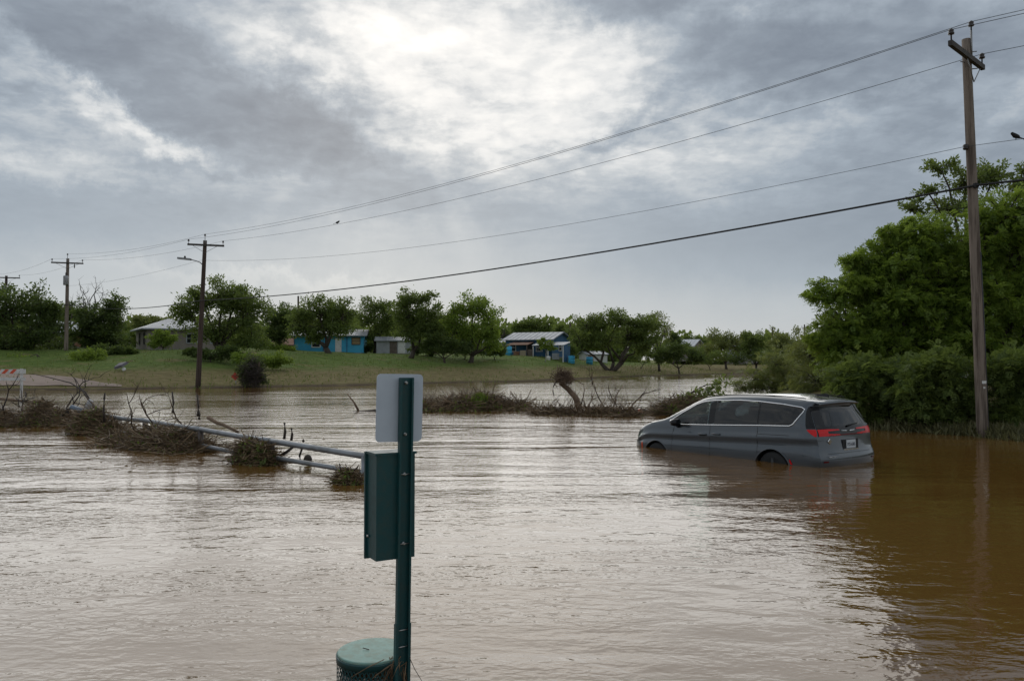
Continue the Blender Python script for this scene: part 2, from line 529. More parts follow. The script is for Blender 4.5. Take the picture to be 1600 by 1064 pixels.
gm = bpy.data.materials.new('bank_ground')
gm.use_nodes = True
t = NT(gm.node_tree)
b = t.n['Principled BSDF']
b.inputs['Roughness'].default_value = 0.95
b.inputs['Specular IOR Level'].default_value = 0.15
geo = t.new('ShaderNodeNewGeometry')
P = geo.outputs['Position']
sp = t.new('ShaderNodeSeparateXYZ')
t.l.new(P, sp.inputs[0])
nA = t.noise(P, 0.16, 5, 0.6)
nB = t.noise(P, 1.3, 6, 0.7)
nC = t.noise(P, 0.45, 4, 0.6)
green = t.ramp(nB, [(0.25, (0.060, 0.098, 0.020)), (0.5, (0.115, 0.170, 0.036)), (0.75, (0.180, 0.225, 0.058))])
straw = t.ramp(nB, [(0.25, (0.125, 0.100, 0.044)), (0.5, (0.205, 0.170, 0.075)), (0.75, (0.280, 0.235, 0.115))])
mud = t.ramp(nB, [(0.3, (0.060, 0.042, 0.026)), (0.7, (0.105, 0.078, 0.050))])
# the flood left silt and flattened grass on the lower bank
lev = t.m('ADD', sp.outputs[2], t.m('MULTIPLY', t.m('SUBTRACT', nA, 0.5), 1.1))
lev = t.m('ADD', lev, t.m('MULTIPLY', t.m('SUBTRACT', nC, 0.5), 0.5))
g1 = t.mix(t.smooth(lev, 0.85, 1.5), straw, green)
g2 = t.mix(t.smooth(sp.outputs[2], 0.02, 0.20), mud, g1)
g3 = t.mix(t.smooth(nC, 0.53, 0.68, 0.0, 0.8), g2, straw)
t.l.new(g3, b.inputs['Base Color'])
bn = t.new('ShaderNodeBump')
bn.inputs['Distance'].default_value = 0.25
t.l.new(t.noise(P, 3.0, 6, 0.7), bn.inputs['Height'])
t.l.new(bn.outputs[0], b.inputs['Normal'])
ground = link('ground', quads_mesh('ground', GV, GF, smooth=True), gm)
tag(ground, kind='structure')

# silty road coming down to the water on the far left
rm = principled('silt_covered_road', (0.30, 0.225, 0.185), 0.9, var=(0.5, 0.6, (0.19, 0.145, 0.115)), bump=(5, 0.03))
rv, rf = [], []
road_line = [(190, 605, 602.5), (130, 604.5, 594), (60, 604, 587), (0, 603.5, 582), (-80, 602, 578), (-220, 601, 574)]
def on_ground(px, py):
    """march the line of sight to the terrain"""
    r = ray(px, py)
    for k in range(200, 1400):
        q = Vector((0, 0, EYE)) + r * (k * 0.1)
        if q.z < H(q.x, q.y):
            return q
    return gnd(px, py)
NR = 8
ctl = [[on_ground(p, lo + (hi - lo) * k / NR) for k in range(NR + 1)] for p, lo, hi in road_line]
dense = []
for i in range(len(ctl) - 1):
    for s in range(8):
        dense.append([ctl[i][k].lerp(ctl[i + 1][k], s / 8) for k in range(NR + 1)])
dense.append(ctl[-1])
mb = MB()
vs = [Vector((q.x, q.y, H(q.x, q.y) + 0.05)) for row in dense for q in row]
fs = [(i * (NR + 1) + k, i * (NR + 1) + k + 1, (i + 1) * (NR + 1) + k + 1, (i + 1) * (NR + 1) + k) for i in range(len(dense) - 1) for k in range(NR)]
mb.add(vs, fs, True)
tag(mb.build('road', rm), kind='structure')

# ------------------------------------------------------------------ flood water
wm = bpy.data.materials.new('muddy_flood_water')
wm.use_nodes = True
t = NT(wm.node_tree)
b = t.n['Principled BSDF']
geo = t.new('ShaderNodeNewGeometry')
P = geo.outputs['Position']
sp = t.new('ShaderNodeSeparateXYZ')
t.l.new(P, sp.inputs[0])
silt = t.noise(P, 0.12, 4, 0.6)
t.l.new(t.ramp(silt, [(0.3, (0.128, 0.063, 0.015)), (0.7, (0.155, 0.082, 0.024))]), b.inputs['Base Color'])
b.inputs['Roughness'].default_value = 0.04
b.inputs['IOR'].default_value = 1.58
mp = t.new('ShaderNodeMapping')
t.l.new(P, mp.inputs[0])
mp.inputs['Scale'].default_value = (0.75, 1.25, 1.0)
mp.inputs['Rotation'].default_value = (0, 0, R(14))
Q = mp.outputs[0]
# where the current runs fast the surface is choppy; lee of the bank and the van is calm
mp2 = t.new('ShaderNodeMapping')
t.l.new(P, mp2.inputs[0])
mp2.inputs['Scale'].default_value = (0.025, 0.12, 1.0)
mp2.inputs['Rotation'].default_value = (0, 0, R(6))
cur = t.noise(mp2.outputs[0], 1.6, 4, 0.6, 0.6)
rough_zone = t.smooth(cur, 0.38, 0.58, 0.22, 1.0)
calm = t.smooth(t.m('SUBTRACT', sp.outputs[0], t.m('MULTIPLY', sp.outputs[1], 0.16)), 0.0, 5.0, 1.0, 0.34)
nearf = t.smooth(sp.outputs[1], 20.0, 34.0, 0.0, 1.0)
calm = t.m('MAXIMUM', calm, nearf)
fast = t.smooth(sp.outputs[1], 7.0, 28.0, 0.48, 1.2)
# slack water under the far bank mirrors the trees
shx = t.m('ADD', 57.0, t.m('MULTIPLY', t.m('MAXIMUM', t.m('ADD', sp.outputs[0], 18.0), 0.0), 1.02))
slack = t.smooth(t.m('SUBTRACT', sp.outputs[1], shx), -13.0, -6.0, 1.0, 0.20)
ampl = t.m('MULTIPLY', t.m('MULTIPLY', t.m('MULTIPLY', rough_zone, calm), fast), slack)
h1 = t.m('MULTIPLY', t.noise(Q, 0.9, 3, 0.5, 0.4), 0.062)
h2 = t.m('MULTIPLY', t.noise(Q, 3.2, 3, 0.55, 0.5), 0.034)
h3 = t.m('MULTIPLY', t.noise(Q, 9.0, 2, 0.5, 0.3), 0.010)
h4 = t.m('MULTIPLY', t.noise(Q, 19.0, 2, 0.5, 0.2), 0.0032)
# wind slicks: smoother patches between the ruffled ones
slick = t.smooth(t.noise(mp2.outputs[0], 7.0, 3, 0.55, 0.8), 0.40, 0.60, 0.35, 1.0)
ampf = t.m('MULTIPLY', t.m('MULTIPLY', slick, t.m('MULTIPLY', calm, calm)), slack)
hh = t.m('ADD', t.m('MULTIPLY', t.m('ADD', h1, h2), ampl), t.m('MULTIPLY', t.m('ADD', h3, h4), ampf))
bn = t.new('ShaderNodeBump')
bn.inputs['Strength'].default_value = 1.0
bn.inputs['Distance'].default_value = 1.0
t.l.new(hh, bn.inputs['Height'])
t.l.new(bn.outputs[0], b.inputs['Normal'])
mb = MB()
WX = [-900, -200, -60, 60, 200, 900]
WY = [-150, 0, 60, 160, 400]
mb.add([(x, y, 0.0) for y in WY for x in WX], [(j * 6 + i, j * 6 + i + 1, (j + 1) * 6 + i + 1, (j + 1) * 6 + i) for j in range(4) for i in range(5)])
water = mb.build('flood_water', wm)
tag(water, kind='structure')

# ------------------------------------------------------------------ buildings on the far bank
def wall_frame(c0, c1):
    """local frame of a wall that runs from c0 to c1 (seen from outside, left to right)"""
    d = Vector((c1[0] - c0[0], c1[1] - c0[1], 0))
    ln = d.length
    d.normalize()
    n = Vector((d.y, -d.x, 0))
    return d, n, ln

def oriented_box(mb, o, d, n, a0, a1, z0, z1, n0, n1):
    """box along wall direction d from a0 to a1, out from n0 to n1"""
    vs = []
    for z in (z0, z1):
        for nn in (n0, n1):
            for a in (a0, a1):
                q = Vector(o) + d * a + n * nn
                vs.append((q.x, q.y, z))
    return mb.add(vs, [(0, 1, 3, 2), (4, 6, 7, 5), (0, 4, 5, 1), (2, 3, 7, 6), (0, 2, 6, 4), (1, 5, 7, 3)])

class House(Thing):
    def __init__(self, name, label, front_l, front_r, depth, z0, wall_h, wall_mat, cat='house', group=None):
        super().__init__(name, (*((Vector(front_l) + Vector(front_r)) / 2)[:2], z0), label, cat, group)
        self.fl, self.fr = Vector(front_l), Vector(front_r)
        self.d, self.n, self.ln = wall_frame(front_l, front_r)
        self.dep, self.z0, self.h = depth, z0, wall_h
        mb = MB()
        oriented_box(mb, self.fl, self.d, self.n, 0, self.ln, z0 - 0.6, z0 + wall_h, -depth, 0)
        self.wall = self.part('wall', mb, wall_mat)
        mb = MB()
        oriented_box(mb, self.fl, self.d, self.n, -0.06, self.ln + 0.06, z0 - 0.7, z0 + 0.22, -depth - 0.06, 0.06)
        self.part('foundation', mb, M_FOUND)
    def face(self, side):
        if side == 'front':
            return self.fl, self.d, self.n
        if side == 'left':
            return self.fl - self.n * self.dep, self.n, -self.d
        if side == 'right':
            return self.fr, -self.n, self.d
    def window(self, side, a, w, zb, zt, frame=WHITE_P, glass=DARKGLASS, cross=True):
        o, d, n = self.face(side)
        mb = MB()
        z0, z1 = self.z0 + zb, self.z0 + zt
        f = 0.09
        oriented_box(mb, o, d, n, a - f, a, z0 - f, z1 + f, 0.002, 0.06)
        oriented_box(mb, o, d, n, a + w, a + w + f, z0 - f, z1 + f, 0.002, 0.06)
        oriented_box(mb, o, d, n, a, a + w, z1, z1 + f, 0.003, 0.058)
        oriented_box(mb, o, d, n, a, a + w, z0 - f, z0, 0.003, 0.075)
        if cross:
            oriented_box(mb, o, d, n, a, a + w, (z0 + z1) / 2 - 0.025, (z0 + z1) / 2 + 0.025, 0.02, 0.05)
        w_ = self.part('window', mb, frame)
        mb = MB()
        oriented_box(mb, o, d, n, a, a + w, z0, z1, 0.004, 0.016)
        p = self.part('pane', mb, glass, parent=w_)
        return w_
    def door(self, side, a, w, h, mat, frame=M_TRIM):
        o, d, n = self.face(side)
        mb = MB()
        oriented_box(mb, o, d, n, a, a + w, self.z0 + 0.23, self.z0 + h, 0.004, 0.05)
        dr = self.part('door', mb, mat)
        mb = MB()
        oriented_box(mb, o, d, n, a + w - 0.12, a + w - 0.07, self.z0 + 1.0, self.z0 + 1.12, 0.05, 0.09)
        self.part('handle', mb, STEEL, parent=dr)
        return dr
    def gable(self, rise, over, mat, axis='long', thick=0.09):
        """gable roof, ridge along the front wall"""
        fl, d, n, ln, dep, zt = self.fl, self.d, self.n, self.ln, self.dep, self.z0 + self.h
        mb = MB()
        prof = [(over, -over * rise / (dep / 2)), (-dep / 2, rise), (-dep - over, -over * rise / (dep / 2))]
        vs = []
        for a in (-over, ln + over):
            for (nn, zz) in prof:
                for th in (0.02, 0.02 + thick):
                    q = fl + d * a + n * nn
                    vs.append((q.x, q.y, zt + zz + th))
        f = []
        for s in (0, 1):
            i = s * 2
            f += [(i, i + 2, i + 8, i + 6), (i + 1, i + 7, i + 9, i + 3)]
        f += [(0, 6, 7, 1), (4, 5, 11, 10), (0, 1, 3, 2), (2, 3, 5, 4), (6, 8, 9, 7), (8, 10, 11, 9)]
        mb.add(vs, f)
        # standing seams of the sheet roof
        r = self.part('roof', mb, mat)
        mb = MB()
        k = int(ln / 0.6)
        for i in range(k + 1):
            a = -over + 0.05 + i * (ln + 2 * over - 0.1) / max(k, 1)
            for (n0, z0), (n1, z1) in ((prof[0], prof[1]), (prof[1], prof[2])):
                p0 = fl + d * a + n * n0
                p1 = fl + d * a + n * n1
                mb.tube([(p0.x, p0.y, zt + z0 + thick + 0.03), (p1.x, p1.y, zt + z1 + thick + 0.03)], 0.03, 4, smooth=False)
        self.part('roof_seams', mb, mat, parent=r)['kind'] = 'stuff'
        # gable triangles
        for a in (0.0, ln):
            mb = MB()
            q0, q1, q2 = (fl + d * a + n * nn for nn in (0, -dep, -dep / 2))
            q3, q4, q5 = (q + d * (0.1 if a == 0 else -0.1) for q in (q0, q1, q2))
            mb.add([(q0.x, q0.y, zt), (q1.x, q1.y, zt), (q2.x, q2.y, zt + rise), (q3.x, q3.y, zt), (q4.x, q4.y, zt), (q5.x, q5.y, zt + rise)],
                   [(0, 1, 2), (5, 4, 3), (0, 2, 5, 3), (1, 4, 5, 2)])
            self.part('gable', mb, self.wall.data.materials[0])
        return r
    def hip(self, rise, over, mat, inset):
        fl, d, n, ln, dep, zt = self.fl, self.d, self.n, self.ln, self.dep, self.z0 + self.h
        mb = MB()
        def q(a, nn, z):
            p = fl + d * a + n * nn
            return (p.x, p.y, z)
        vs = [q(-over, over, zt), q(ln + over, over, zt), q(ln + over, -dep - over, zt), q(-over, -dep - over, zt),
              q(-over, over, zt + 0.14), q(ln + over, over, zt + 0.14), q(ln + over, -dep - over, zt + 0.14), q(-over, -dep - over, zt + 0.14),
              q(inset, -dep / 2, zt + rise), q(ln - inset, -dep / 2, zt + rise)]
        mb.add(vs, [(3, 2, 1, 0), (0, 1, 5, 4), (1, 2, 6, 5), (2, 3, 7, 6), (3, 0, 4, 7), (4, 5, 9, 8), (5, 6, 9), (6, 7, 8, 9), (7, 4, 8)])
        return self.part('roof', mb, mat)
    def lean(self, a0, a1, out, z_in, z_out, mat, posts=True, post_mat=WHITE_P):
        """lean-to roof in front of the wall"""
        mb = MB()
        vs = []
        for a in (a0, a1):
            for nn, z in ((0.02, z_in), (out, z_out)):
                for th in (0, 0.08):
                    p = self.fl + self.d * a + self.n * nn
                    vs.append((p.x, p.y, self.z0 + z + th))
        mb.add(vs, [(0, 2, 6, 4), (1, 5, 7, 3), (0, 4, 5, 1), (2, 3, 7, 6), (0, 1, 3, 2), (4, 6, 7, 5)])
        r = self.part('porch_roof', mb, mat)
        if posts:
            for a in np.linspace(a0 + 0.15, a1 - 0.15, max(2, int((a1 - a0) / 1.8) + 1)):
                p = self.fl + self.d * a + self.n * (out - 0.12)
                mb = MB()
                mb.box((p.x, p.y, self.z0 + (z_out - 0.6) / 2), (0.13, 0.13, z_out + 0.6))
                self.part('porch_post', mb, post_mat)
        return r

def X_at(px, Y):
    return at(px, 560, Y).x

# beige house with a hipped roof behind the big mesquite
hz = 2.95
h1 = House('beige_house', 'beige rendered house with grey hipped roof behind the street-lamp pole', (X_at(229, 82), 82, 0), (X_at(345, 86), 86, 0), 7.5, hz, 2.15, M_BEIGE)
h1.hip(1.35, 0.55, M_METALROOF, 2.6)
h1.window('left', 5.6, 0.55, 0.75, 1.85, frame=M_TRIM)
h1.window('left', 2.4, 0.7, 0.75, 1.85, frame=M_TRIM)
h1.window('front', 3.9, 1.0, 0.85, 1.75, frame=M_GREYWALL)
h1.window('front', 6.3, 0.9, 0.85, 1.75, frame=M_GREYWALL)
h1.door('front', 1.2, 0.9, 2.0, M_BROWNWALL)

# low house with bright white roof at far left
h2 = House('white_roofed_house', 'low house with shining white sheet roof behind the second pole', (X_at(74, 92), 92, 0), (X_at(132, 95), 95, 0), 5.5, 3.3, 2.0, M_BROWNWALL)
h2.gable(1.2, 0.5, M_WHITEROOF)
h2.window('front', 1.2, 0.8, 0.9, 1.7)
h2.door('front', 2.9, 0.8, 1.9, M_RUST)

# bright blue cottage
h3 = House('bright_blue_cottage', 'bright sky-blue cottage half hidden behind a bushy tree', (X_at(459, 97), 97, 0), (X_at(568, 98), 98, 0), 6.0, 2.62, 2.35, M_BLUE)
h3.gable(0.75, 0.45, M_METALROOF)
h3.window('front', 2.2, 0.9, 0.95, 1.85)
h3.door('front', 4.95, 0.75, 2.0, WHITE_P)
h3.window('front', 7.0, 0.9, 1.3, 2.05, frame=M_BROWNWALL, glass=principled('boarded_panel', (0.30, 0.22, 0.12), 0.9))
for a in (0.0, 3.45, 6.3):
    mb = MB()
    oriented_box(mb, h3.fl, h3.d, h3.n, a, a + 0.1, h3.z0 + 0.25, h3.z0 + 2.3, 0.003, 0.04)
    h3.part('corner_trim', mb, M_BLUE2)

# white-grey panel shed
h4 = House('white_panel_shed', 'pale grey panelled shed between the blue cottage and the tall tree', (X_at(588, 97), 97, 0), (X_at(642, 97.5), 97.5, 0), 4.0, 2.55, 1.75, M_GREYWALL, 'shed')
h4.gable(0.45, 0.25, M_METALROOF)
h4.door('front', 1.6, 0.9, 1.65, M_BROWNWALL)
h4.door('front', 2.6, 0.9, 1.65, WHITE_P)
for k in range(10):
    mb = MB()
    oriented_box(mb, h4.fl, h4.d, h4.n, 0.02 + k * 0.42, 0.05 + k * 0.42, h4.z0 + 0.25, h4.z0 + 1.72, 0.003, 0.035)
    h4.part('batten', mb, M_GREYWALL)

# rusty open shed
h5 = House('rusty_shed', 'low shed with rust-red sheet roof left of the blue cottage', (X_at(424, 106), 106, 0), (X_at(456, 107), 107, 0), 4.0, 2.65, 1.4, M_BROWNWALL, 'shed')
h5.gable(0.75, 0.4, M_RUST)
h5.door('front', 0.9, 0.9, 1.35, M_TRIM)

# deep blue house with metal roof and a cluttered porch
h6 = House('deep_blue_house', 'deep blue house with pale metal roof and cluttered lean-to porch', (X_at(790, 108), 108, 0), (X_at(862, 105), 105, 0), 6.5, 2.15, 2.55, M_BLUE2)
h6.gable(0.95, 0.45, M_METALROOF)
h6.window('front', 0.7, 0.8, 1.0, 2.0)
h6.window('front', 4.6, 0.8, 1.0, 2.0)
h6.door('front', 3.2, 0.85, 2.1, M_TRIM)
h6.window('right', 2.4, 0.9, 1.1, 2.0)
h6.lean(1.2, 4.3, 2.2, 2.15, 1.75, M_RUST, post_mat=M_BROWNWALL)
h6.lean(5.1, 9.6, 2.6, 2.1, 1.65, M_METALROOF)
# annex behind the lean-to, left wing
h7 = House('blue_annex', 'small dull blue annex left of the deep blue house', (X_at(757, 108), 108.6, 0), (X_at(787, 108), 108.4, 0), 4, 2.3, 2.0, M_BLUE2, 'shed')
h7.gable(0.5, 0.3, M_METALROOF)
h7.window('front', 0.8, 0.7, 0.9, 1.6)

h8 = House('pale_bungalow', 'pale bungalow roof showing above bushes right of the oak', (X_at(1055, 160), 160, 0), (X_at(1082, 158), 158, 0), 6, 2.4, 2.3, M_BEIGE)
h8.gable(1.3, 0.5, M_WHITEROOF)
h8.window('front', 1.0, 0.9, 0.9, 1.9)
h9 = House('white_cabin', 'small white cabin between tree trunks near the willows', (X_at(1158, 152), 152, 0), (X_at(1184, 153), 153, 0), 5, 1.9, 2.0, M_GREYWALL)
h9.gable(0.8, 0.4, M_WHITEROOF)
h9.window('front', 0.9, 0.8, 0.8, 1.6)
h10 = House('white_low_shed', 'low whitish shed with reddish end glimpsed under the oak crown', (X_at(917, 116), 116, 0), (X_at(949, 117), 117, 0), 3, 1.25, 1.5, WHITE_P, 'shed')
h10.gable(0.4, 0.2, M_METALROOF)
h10.door('front', 0.2, 0.8, 1.35, M_RUST)

# ------------------------------------------------------------------ trees
def curve_pts(a, b_, sag, n=5, wob=0.0):
    out = []
    for i in range(n + 1):
        s = i / n
        p = Vector(a).lerp(Vector(b_), s)
        p.z += sag * 4 * s * (1 - s)
        if 0 < i < n and wob:
            p += Vector(RNG.normal(size=3)) * wob
        out.append(p)
    return out

def crown_points(lobes, total, boughs, spread, rng):
    """boughs run from each lobe's heart to its skin; leaves gather round their outer part"""
    wts = np.array([(l[1].x * l[1].z) ** 0.9 for l in lobes])
    wts = wts / wts.sum()
    Pn, An, wood = [], [], []
    for (c, r), w in zip(lobes, wts):
        nb = max(6, int(boughs * 1.3 * w + 0.5))
        nl = int(total * w / nb)
        for k in range(nb):
            v = rng.normal(size=3)
            v /= np.linalg.norm(v)
            v[2] = v[2] * 0.9 + 0.12
            tip = np.array(c) + v * np.array(r) * rng.uniform(0.70, 1.14)
            root = np.array(c) - v * np.array(r) * 0.15 + rng.normal(size=3) * np.array(r) * 0.12
            root[2] -= r.z * 0.25
            mid = (root + tip) / 2 + np.array([0, 0, 0.18 * r.z])
            wood.append((root, mid, tip))
            m = int(nl * rng.uniform(0.5, 1.5))
            s = rng.uniform(0.25, 1.08, m) ** 0.8
            s = s[:, None]
            q = (1 - s) ** 2 * root + 2 * s * (1 - s) * mid + s ** 2 * tip
            sp_ = spread * float(np.mean(r)) * (1.15 - 0.65 * s)
            off = rng.normal(size=(m, 3)) * sp_
            off[:, 2] *= 0.65
            Pn.append(q + off)
            An.append(v * 0.8 + rng.normal(size=(m, 3)) * 0.7 + off / (np.linalg.norm(off, axis=1, keepdims=True) + 1e-6) * 0.6 + np.array([0, 0, -0.25]))
    return np.concatenate(Pn), np.concatenate(An), wood

TREE_N = [0]
def tree(name, label, px, Y, lobes, mat, n=4500, leaf=0.26, trunk=0.22, boughs=46, spread=0.22, fork=0.35, group='trees on the far bank', cat='tree', stems=1, bark=BARK, width=0.5, zbase=None, sprig=False):
    TREE_N[0] += 1
    rng = np.random.default_rng(100 + TREE_N[0])
    s = FPX / Y
    L_ = []
    for lb in lobes:
        dyy = lb[4] if len(lb) > 4 else 0.0
        c = at(lb[0], lb[1], Y + dyy)
        rx, rz = lb[2] / s, lb[3] / s
        L_.append((c, Vector((rx, (rx + rz) / 2 * 0.95, rz))))
    bx = X_at(px, Y)
    bz = (H(bx, Y) if zbase is None else zbase) - 0.15
    base = Vector((bx, Y, bz))
    T = Thing(name, base, label, cat, group)
    cz = min(l[0].z for l in L_)
    mean = sum((l[0] for l in L_), Vector()) / len(L_)
    mb = MB()
    for st in range(stems):
        ang_ = st * 2.4 + 0.5
        b0 = base + Vector((math.cos(ang_), math.sin(ang_), 0)) * (trunk * 0.9 if stems > 1 else 0)
        fk = b0.lerp(Vector((mean.x, mean.y, cz)), fork if stems == 1 else fork * 0.6)
        fk.z = max(fk.z, bz + 0.4)
        if stems > 1:
            fk += Vector((math.cos(ang_), math.sin(ang_) * 0.6, 0)) * trunk * 3
        mb.tube([b0, b0.lerp(fk, 0.35) + Vector((rng.normal() * .1, 0, 0)) * trunk, fk], [trunk * 1.35 / stems ** .35, trunk / stems ** .35, trunk * 0.85 / stems ** .35], 8)
        for i, (c, r) in enumerate(L_):
            if i % stems != st:
                continue
            tgt = c - Vector((0, 0, r.z * 0.25))
            pts = curve_pts(fk, tgt, (tgt - fk).length * 0.05, 4, trunk * 0.35)
            mb.tube(pts, [trunk * x / stems ** .3 for x in (0.62, 0.5, 0.4, 0.3, 0.22)], 6)
    P_, A_, wood = crown_points(L_, n * (2.0 if Y > 60 else 1.45), boughs, spread * 1.15, rng)
    for (r0, m0, t0) in wood:
        mb.tube([r0, m0, t0], [trunk * 0.2, trunk * 0.13, trunk * 0.04], 4, caps=False)
    T.part('trunk', mb, bark)
    keep = P_[:, 2] > Hn(P_[:, 0], P_[:, 1]) + 0.02
    keep &= P_[:, 2] > 0.04
    P_, A_ = P_[keep], A_[keep]
    if sprig:
        sel = rng.permutation(len(P_))[:int(len(P_) / 7)]
        T.part('crown', sprig_mesh('crown', P_[sel], A_[sel] + np.array([0, 0, 0.15]), leaf * 0.92, 5, width, rng), mat)
    else:
        T.part('crown', leaf_mesh('crown', P_, A_, leaf, width, rng), mat)
    return T

tree('dense_tree', 'large dark leafy tree at the far left edge of the photo', 28, 76, [(15, 485, 42, 42), (66, 478, 40, 36), (-35, 500, 50, 55), (62, 522, 46, 34), (12, 540, 45, 30), (85, 505, 22, 34)], LEAF_DARK, 9000, 0.28, 0.32, 80)
tree('leafy_tree', 'dark leafy tree right of the second pole', 160, 82, [(150, 492, 30, 28), (182, 490, 24, 32), (132, 518, 26, 26), (172, 528, 34, 24), (150, 542, 34, 14)], LEAF_DARK, 6500, 0.27, 0.25, 60)
tree('round_shrub', 'small round-topped tree on the lawn before the beige house', 255, 79, [(246, 533, 15, 13), (264, 531, 13, 14), (255, 524, 14, 10)], LEAF_RICH, 1900, 0.18, 0.10, 30, cat='small tree')
tree('mesquite_tree', 'tall broad mesquite tree behind the street-lamp pole', 338, 74, [(345, 462, 40, 30), (298, 486, 34, 28), (385, 490, 34, 36), (338, 512, 58, 26), (390, 532, 34, 22), (318, 470, 26, 22), (368, 470, 32, 26)], LEAF_MESQ, 9500, 0.24, 0.30, 90)
tree('dark_tree', 'narrow dark tree just right of the tall mesquite', 440, 93, [(432, 498, 18, 22), (446, 512, 18, 26), (428, 525, 16, 16)], LEAF_DARK, 3000, 0.28, 0.2, 34)
tree('bushy_tree', 'bushy tree leaning before the bright blue cottage', 513, 88, [(500, 486, 36, 24), (536, 494, 24, 26), (472, 506, 22, 22), (515, 512, 42, 18), (487, 524, 24, 14)], LEAF_MESQ, 6800, 0.25, 0.34, 70)
tree('open_tree', 'thin open-crowned tree right behind the bright blue cottage', 585, 101, [(585, 478, 26, 16), (575, 500, 22, 20), (604, 498, 22, 24), (590, 520, 26, 14)], LEAF_MESQ, 4300, 0.26, 0.2, 48, spread=0.26)
tree('tall_tree', 'tallest of the trees beside the pale panel shed', 641, 86, [(651, 466, 28, 20), (638, 490, 30, 24), (668, 498, 26, 26), (640, 516, 30, 20), (680, 524, 20, 22)], LEAF_MESQ, 6500, 0.25, 0.26, 66)
tree('round_topped_tree', 'dense round-topped tree right of the tallest tree', 735, 87, [(738, 478, 34, 22), (762, 506, 26, 34), (712, 510, 24, 30), (736, 526, 36, 22), (768, 534, 20, 20)], LEAF_RICH, 6800, 0.25, 0.26, 70)
tree('low_bush', 'low dark bush at the foot of the tallest tree', 695, 85, [(690, 536, 24, 20), (716, 545, 24, 12), (670, 545, 18, 12)], LEAF_DARK, 2800, 0.22, 0.12, 34, cat='bush')
tree('distant_tree', 'far dark tree rising behind the deep blue house roof', 835, 135, [(828, 506, 22, 13), (850, 510, 16, 12), (812, 514, 16, 10), (838, 522, 26, 10)], LEAF_MESQ, 2600, 0.34, 0.25, 40)
tree('oak_tree', 'wide spreading oak with forked trunk on the lawn', 955, 101, [(922, 508, 32, 22), (964, 502, 36, 19), (1003, 512, 32, 20), (945, 532, 46, 18), (1006, 538, 30, 20), (905, 532, 22, 18), (985, 522, 36, 18)], LEAF_MESQ, 9500, 0.27, 0.42, 84, stems=4, fork=0.55)
tree('sparse_tree', 'sparse twiggy tree against the sky right of the oak', 1030, 108, [(1024, 500, 20, 12), (1036, 520, 16, 18), (1015, 512, 12, 12)], LEAF_OLIVE, 1100, 0.24, 0.16, 40, spread=0.3)
tree('under_bush', 'dark bush mass right of the oak trunk', 1062, 104, [(1055, 552, 22, 16), (1085, 556, 20, 13), (1030, 556, 16, 12)], LEAF_DARK, 3000, 0.25, 0.12, 34, cat='bush')
tree('lawn_tree', 'slim young yellow-green tree before the deep blue house', 852, 97, [(846, 534, 9, 5), (858, 538, 9, 6), (850, 542, 8, 4), (862, 545, 7, 3)], LEAF_LIME, 520, 0.24, 0.055, 16, fork=0.8, bark=principled('pale_bark', (0.32, 0.30, 0.26), 0.9))
rowt = [
    (1135, 128, [(1128, 532, 26, 18), (1150, 540, 22, 20), (1115, 548, 22, 14)], 'LEAF_OLIVE', 'olive-green tree left in the row by the narrow far water'),
    (1182, 126, [(1176, 532, 20, 18), (1196, 545, 20, 18), (1170, 552, 18, 14)], 'LEAF_MESQ', 'middle tree of the row by the narrow far water'),
    (1225, 120, [(1216, 530, 22, 16), (1240, 535, 22, 20), (1225, 552, 30, 20)], 'LEAF_OLIVE', 'right tree of the row by the narrow far water'),
    (1090, 165, [(1082, 530, 12, 8), (1096, 536, 14, 10), (1088, 546, 22, 12)], 'LEAF_MESQ', 'small far tree with flat top beside the pale bungalow'),
    (1052, 150, [(1050, 530, 14, 10), (1060, 542, 16, 12)], 'LEAF_DARK', 'far tree left of the pale bungalow'),
    (225, 120, [(220, 502, 22, 9), (250, 503, 24, 8), (235, 512, 30, 10)], 'LEAF_OLIVE', 'far treetop showing behind the beige house roof'),
    (100, 105, [(95, 505, 30, 20), (120, 492, 22, 22), (70, 510, 22, 22)], 'LEAF_DARK', 'dark tree behind the white sheet roof'),
    (455, 125, [(450, 492, 22, 16), (478, 502, 22, 20)], 'LEAF_DARK', 'far dark tree behind the bright blue cottage'),
    (610, 130, [(600, 512, 26, 14), (625, 508, 20, 18), (615, 530, 26, 14)], 'LEAF_DARK', 'far dark tree behind the pale panel shed'),
    (780, 128, [(775, 520, 16, 12), (790, 526, 12, 10)], 'LEAF_MESQ', 'far tree left of the deep blue house roof'),
    (880, 140, [(872, 516, 14, 10), (890, 520, 18, 12), (880, 532, 26, 12)], 'LEAF_MESQ', 'far tree between the deep blue house and the oak'),
    (695, 118, [(690, 505, 18, 18), (705, 520, 22, 22)], 'LEAF_DARK', 'dark tree in the gap behind the tallest tree'),
]
for px, Y, lb, m_, lab in rowt:
    tree('background_tree', lab, px, Y, lb, {'LEAF_OLIVE': LEAF_OLIVE, 'LEAF_MESQ': LEAF_MESQ, 'LEAF_DARK': LEAF_DARK}[m_], 2600, 0.32, 0.2, 36)

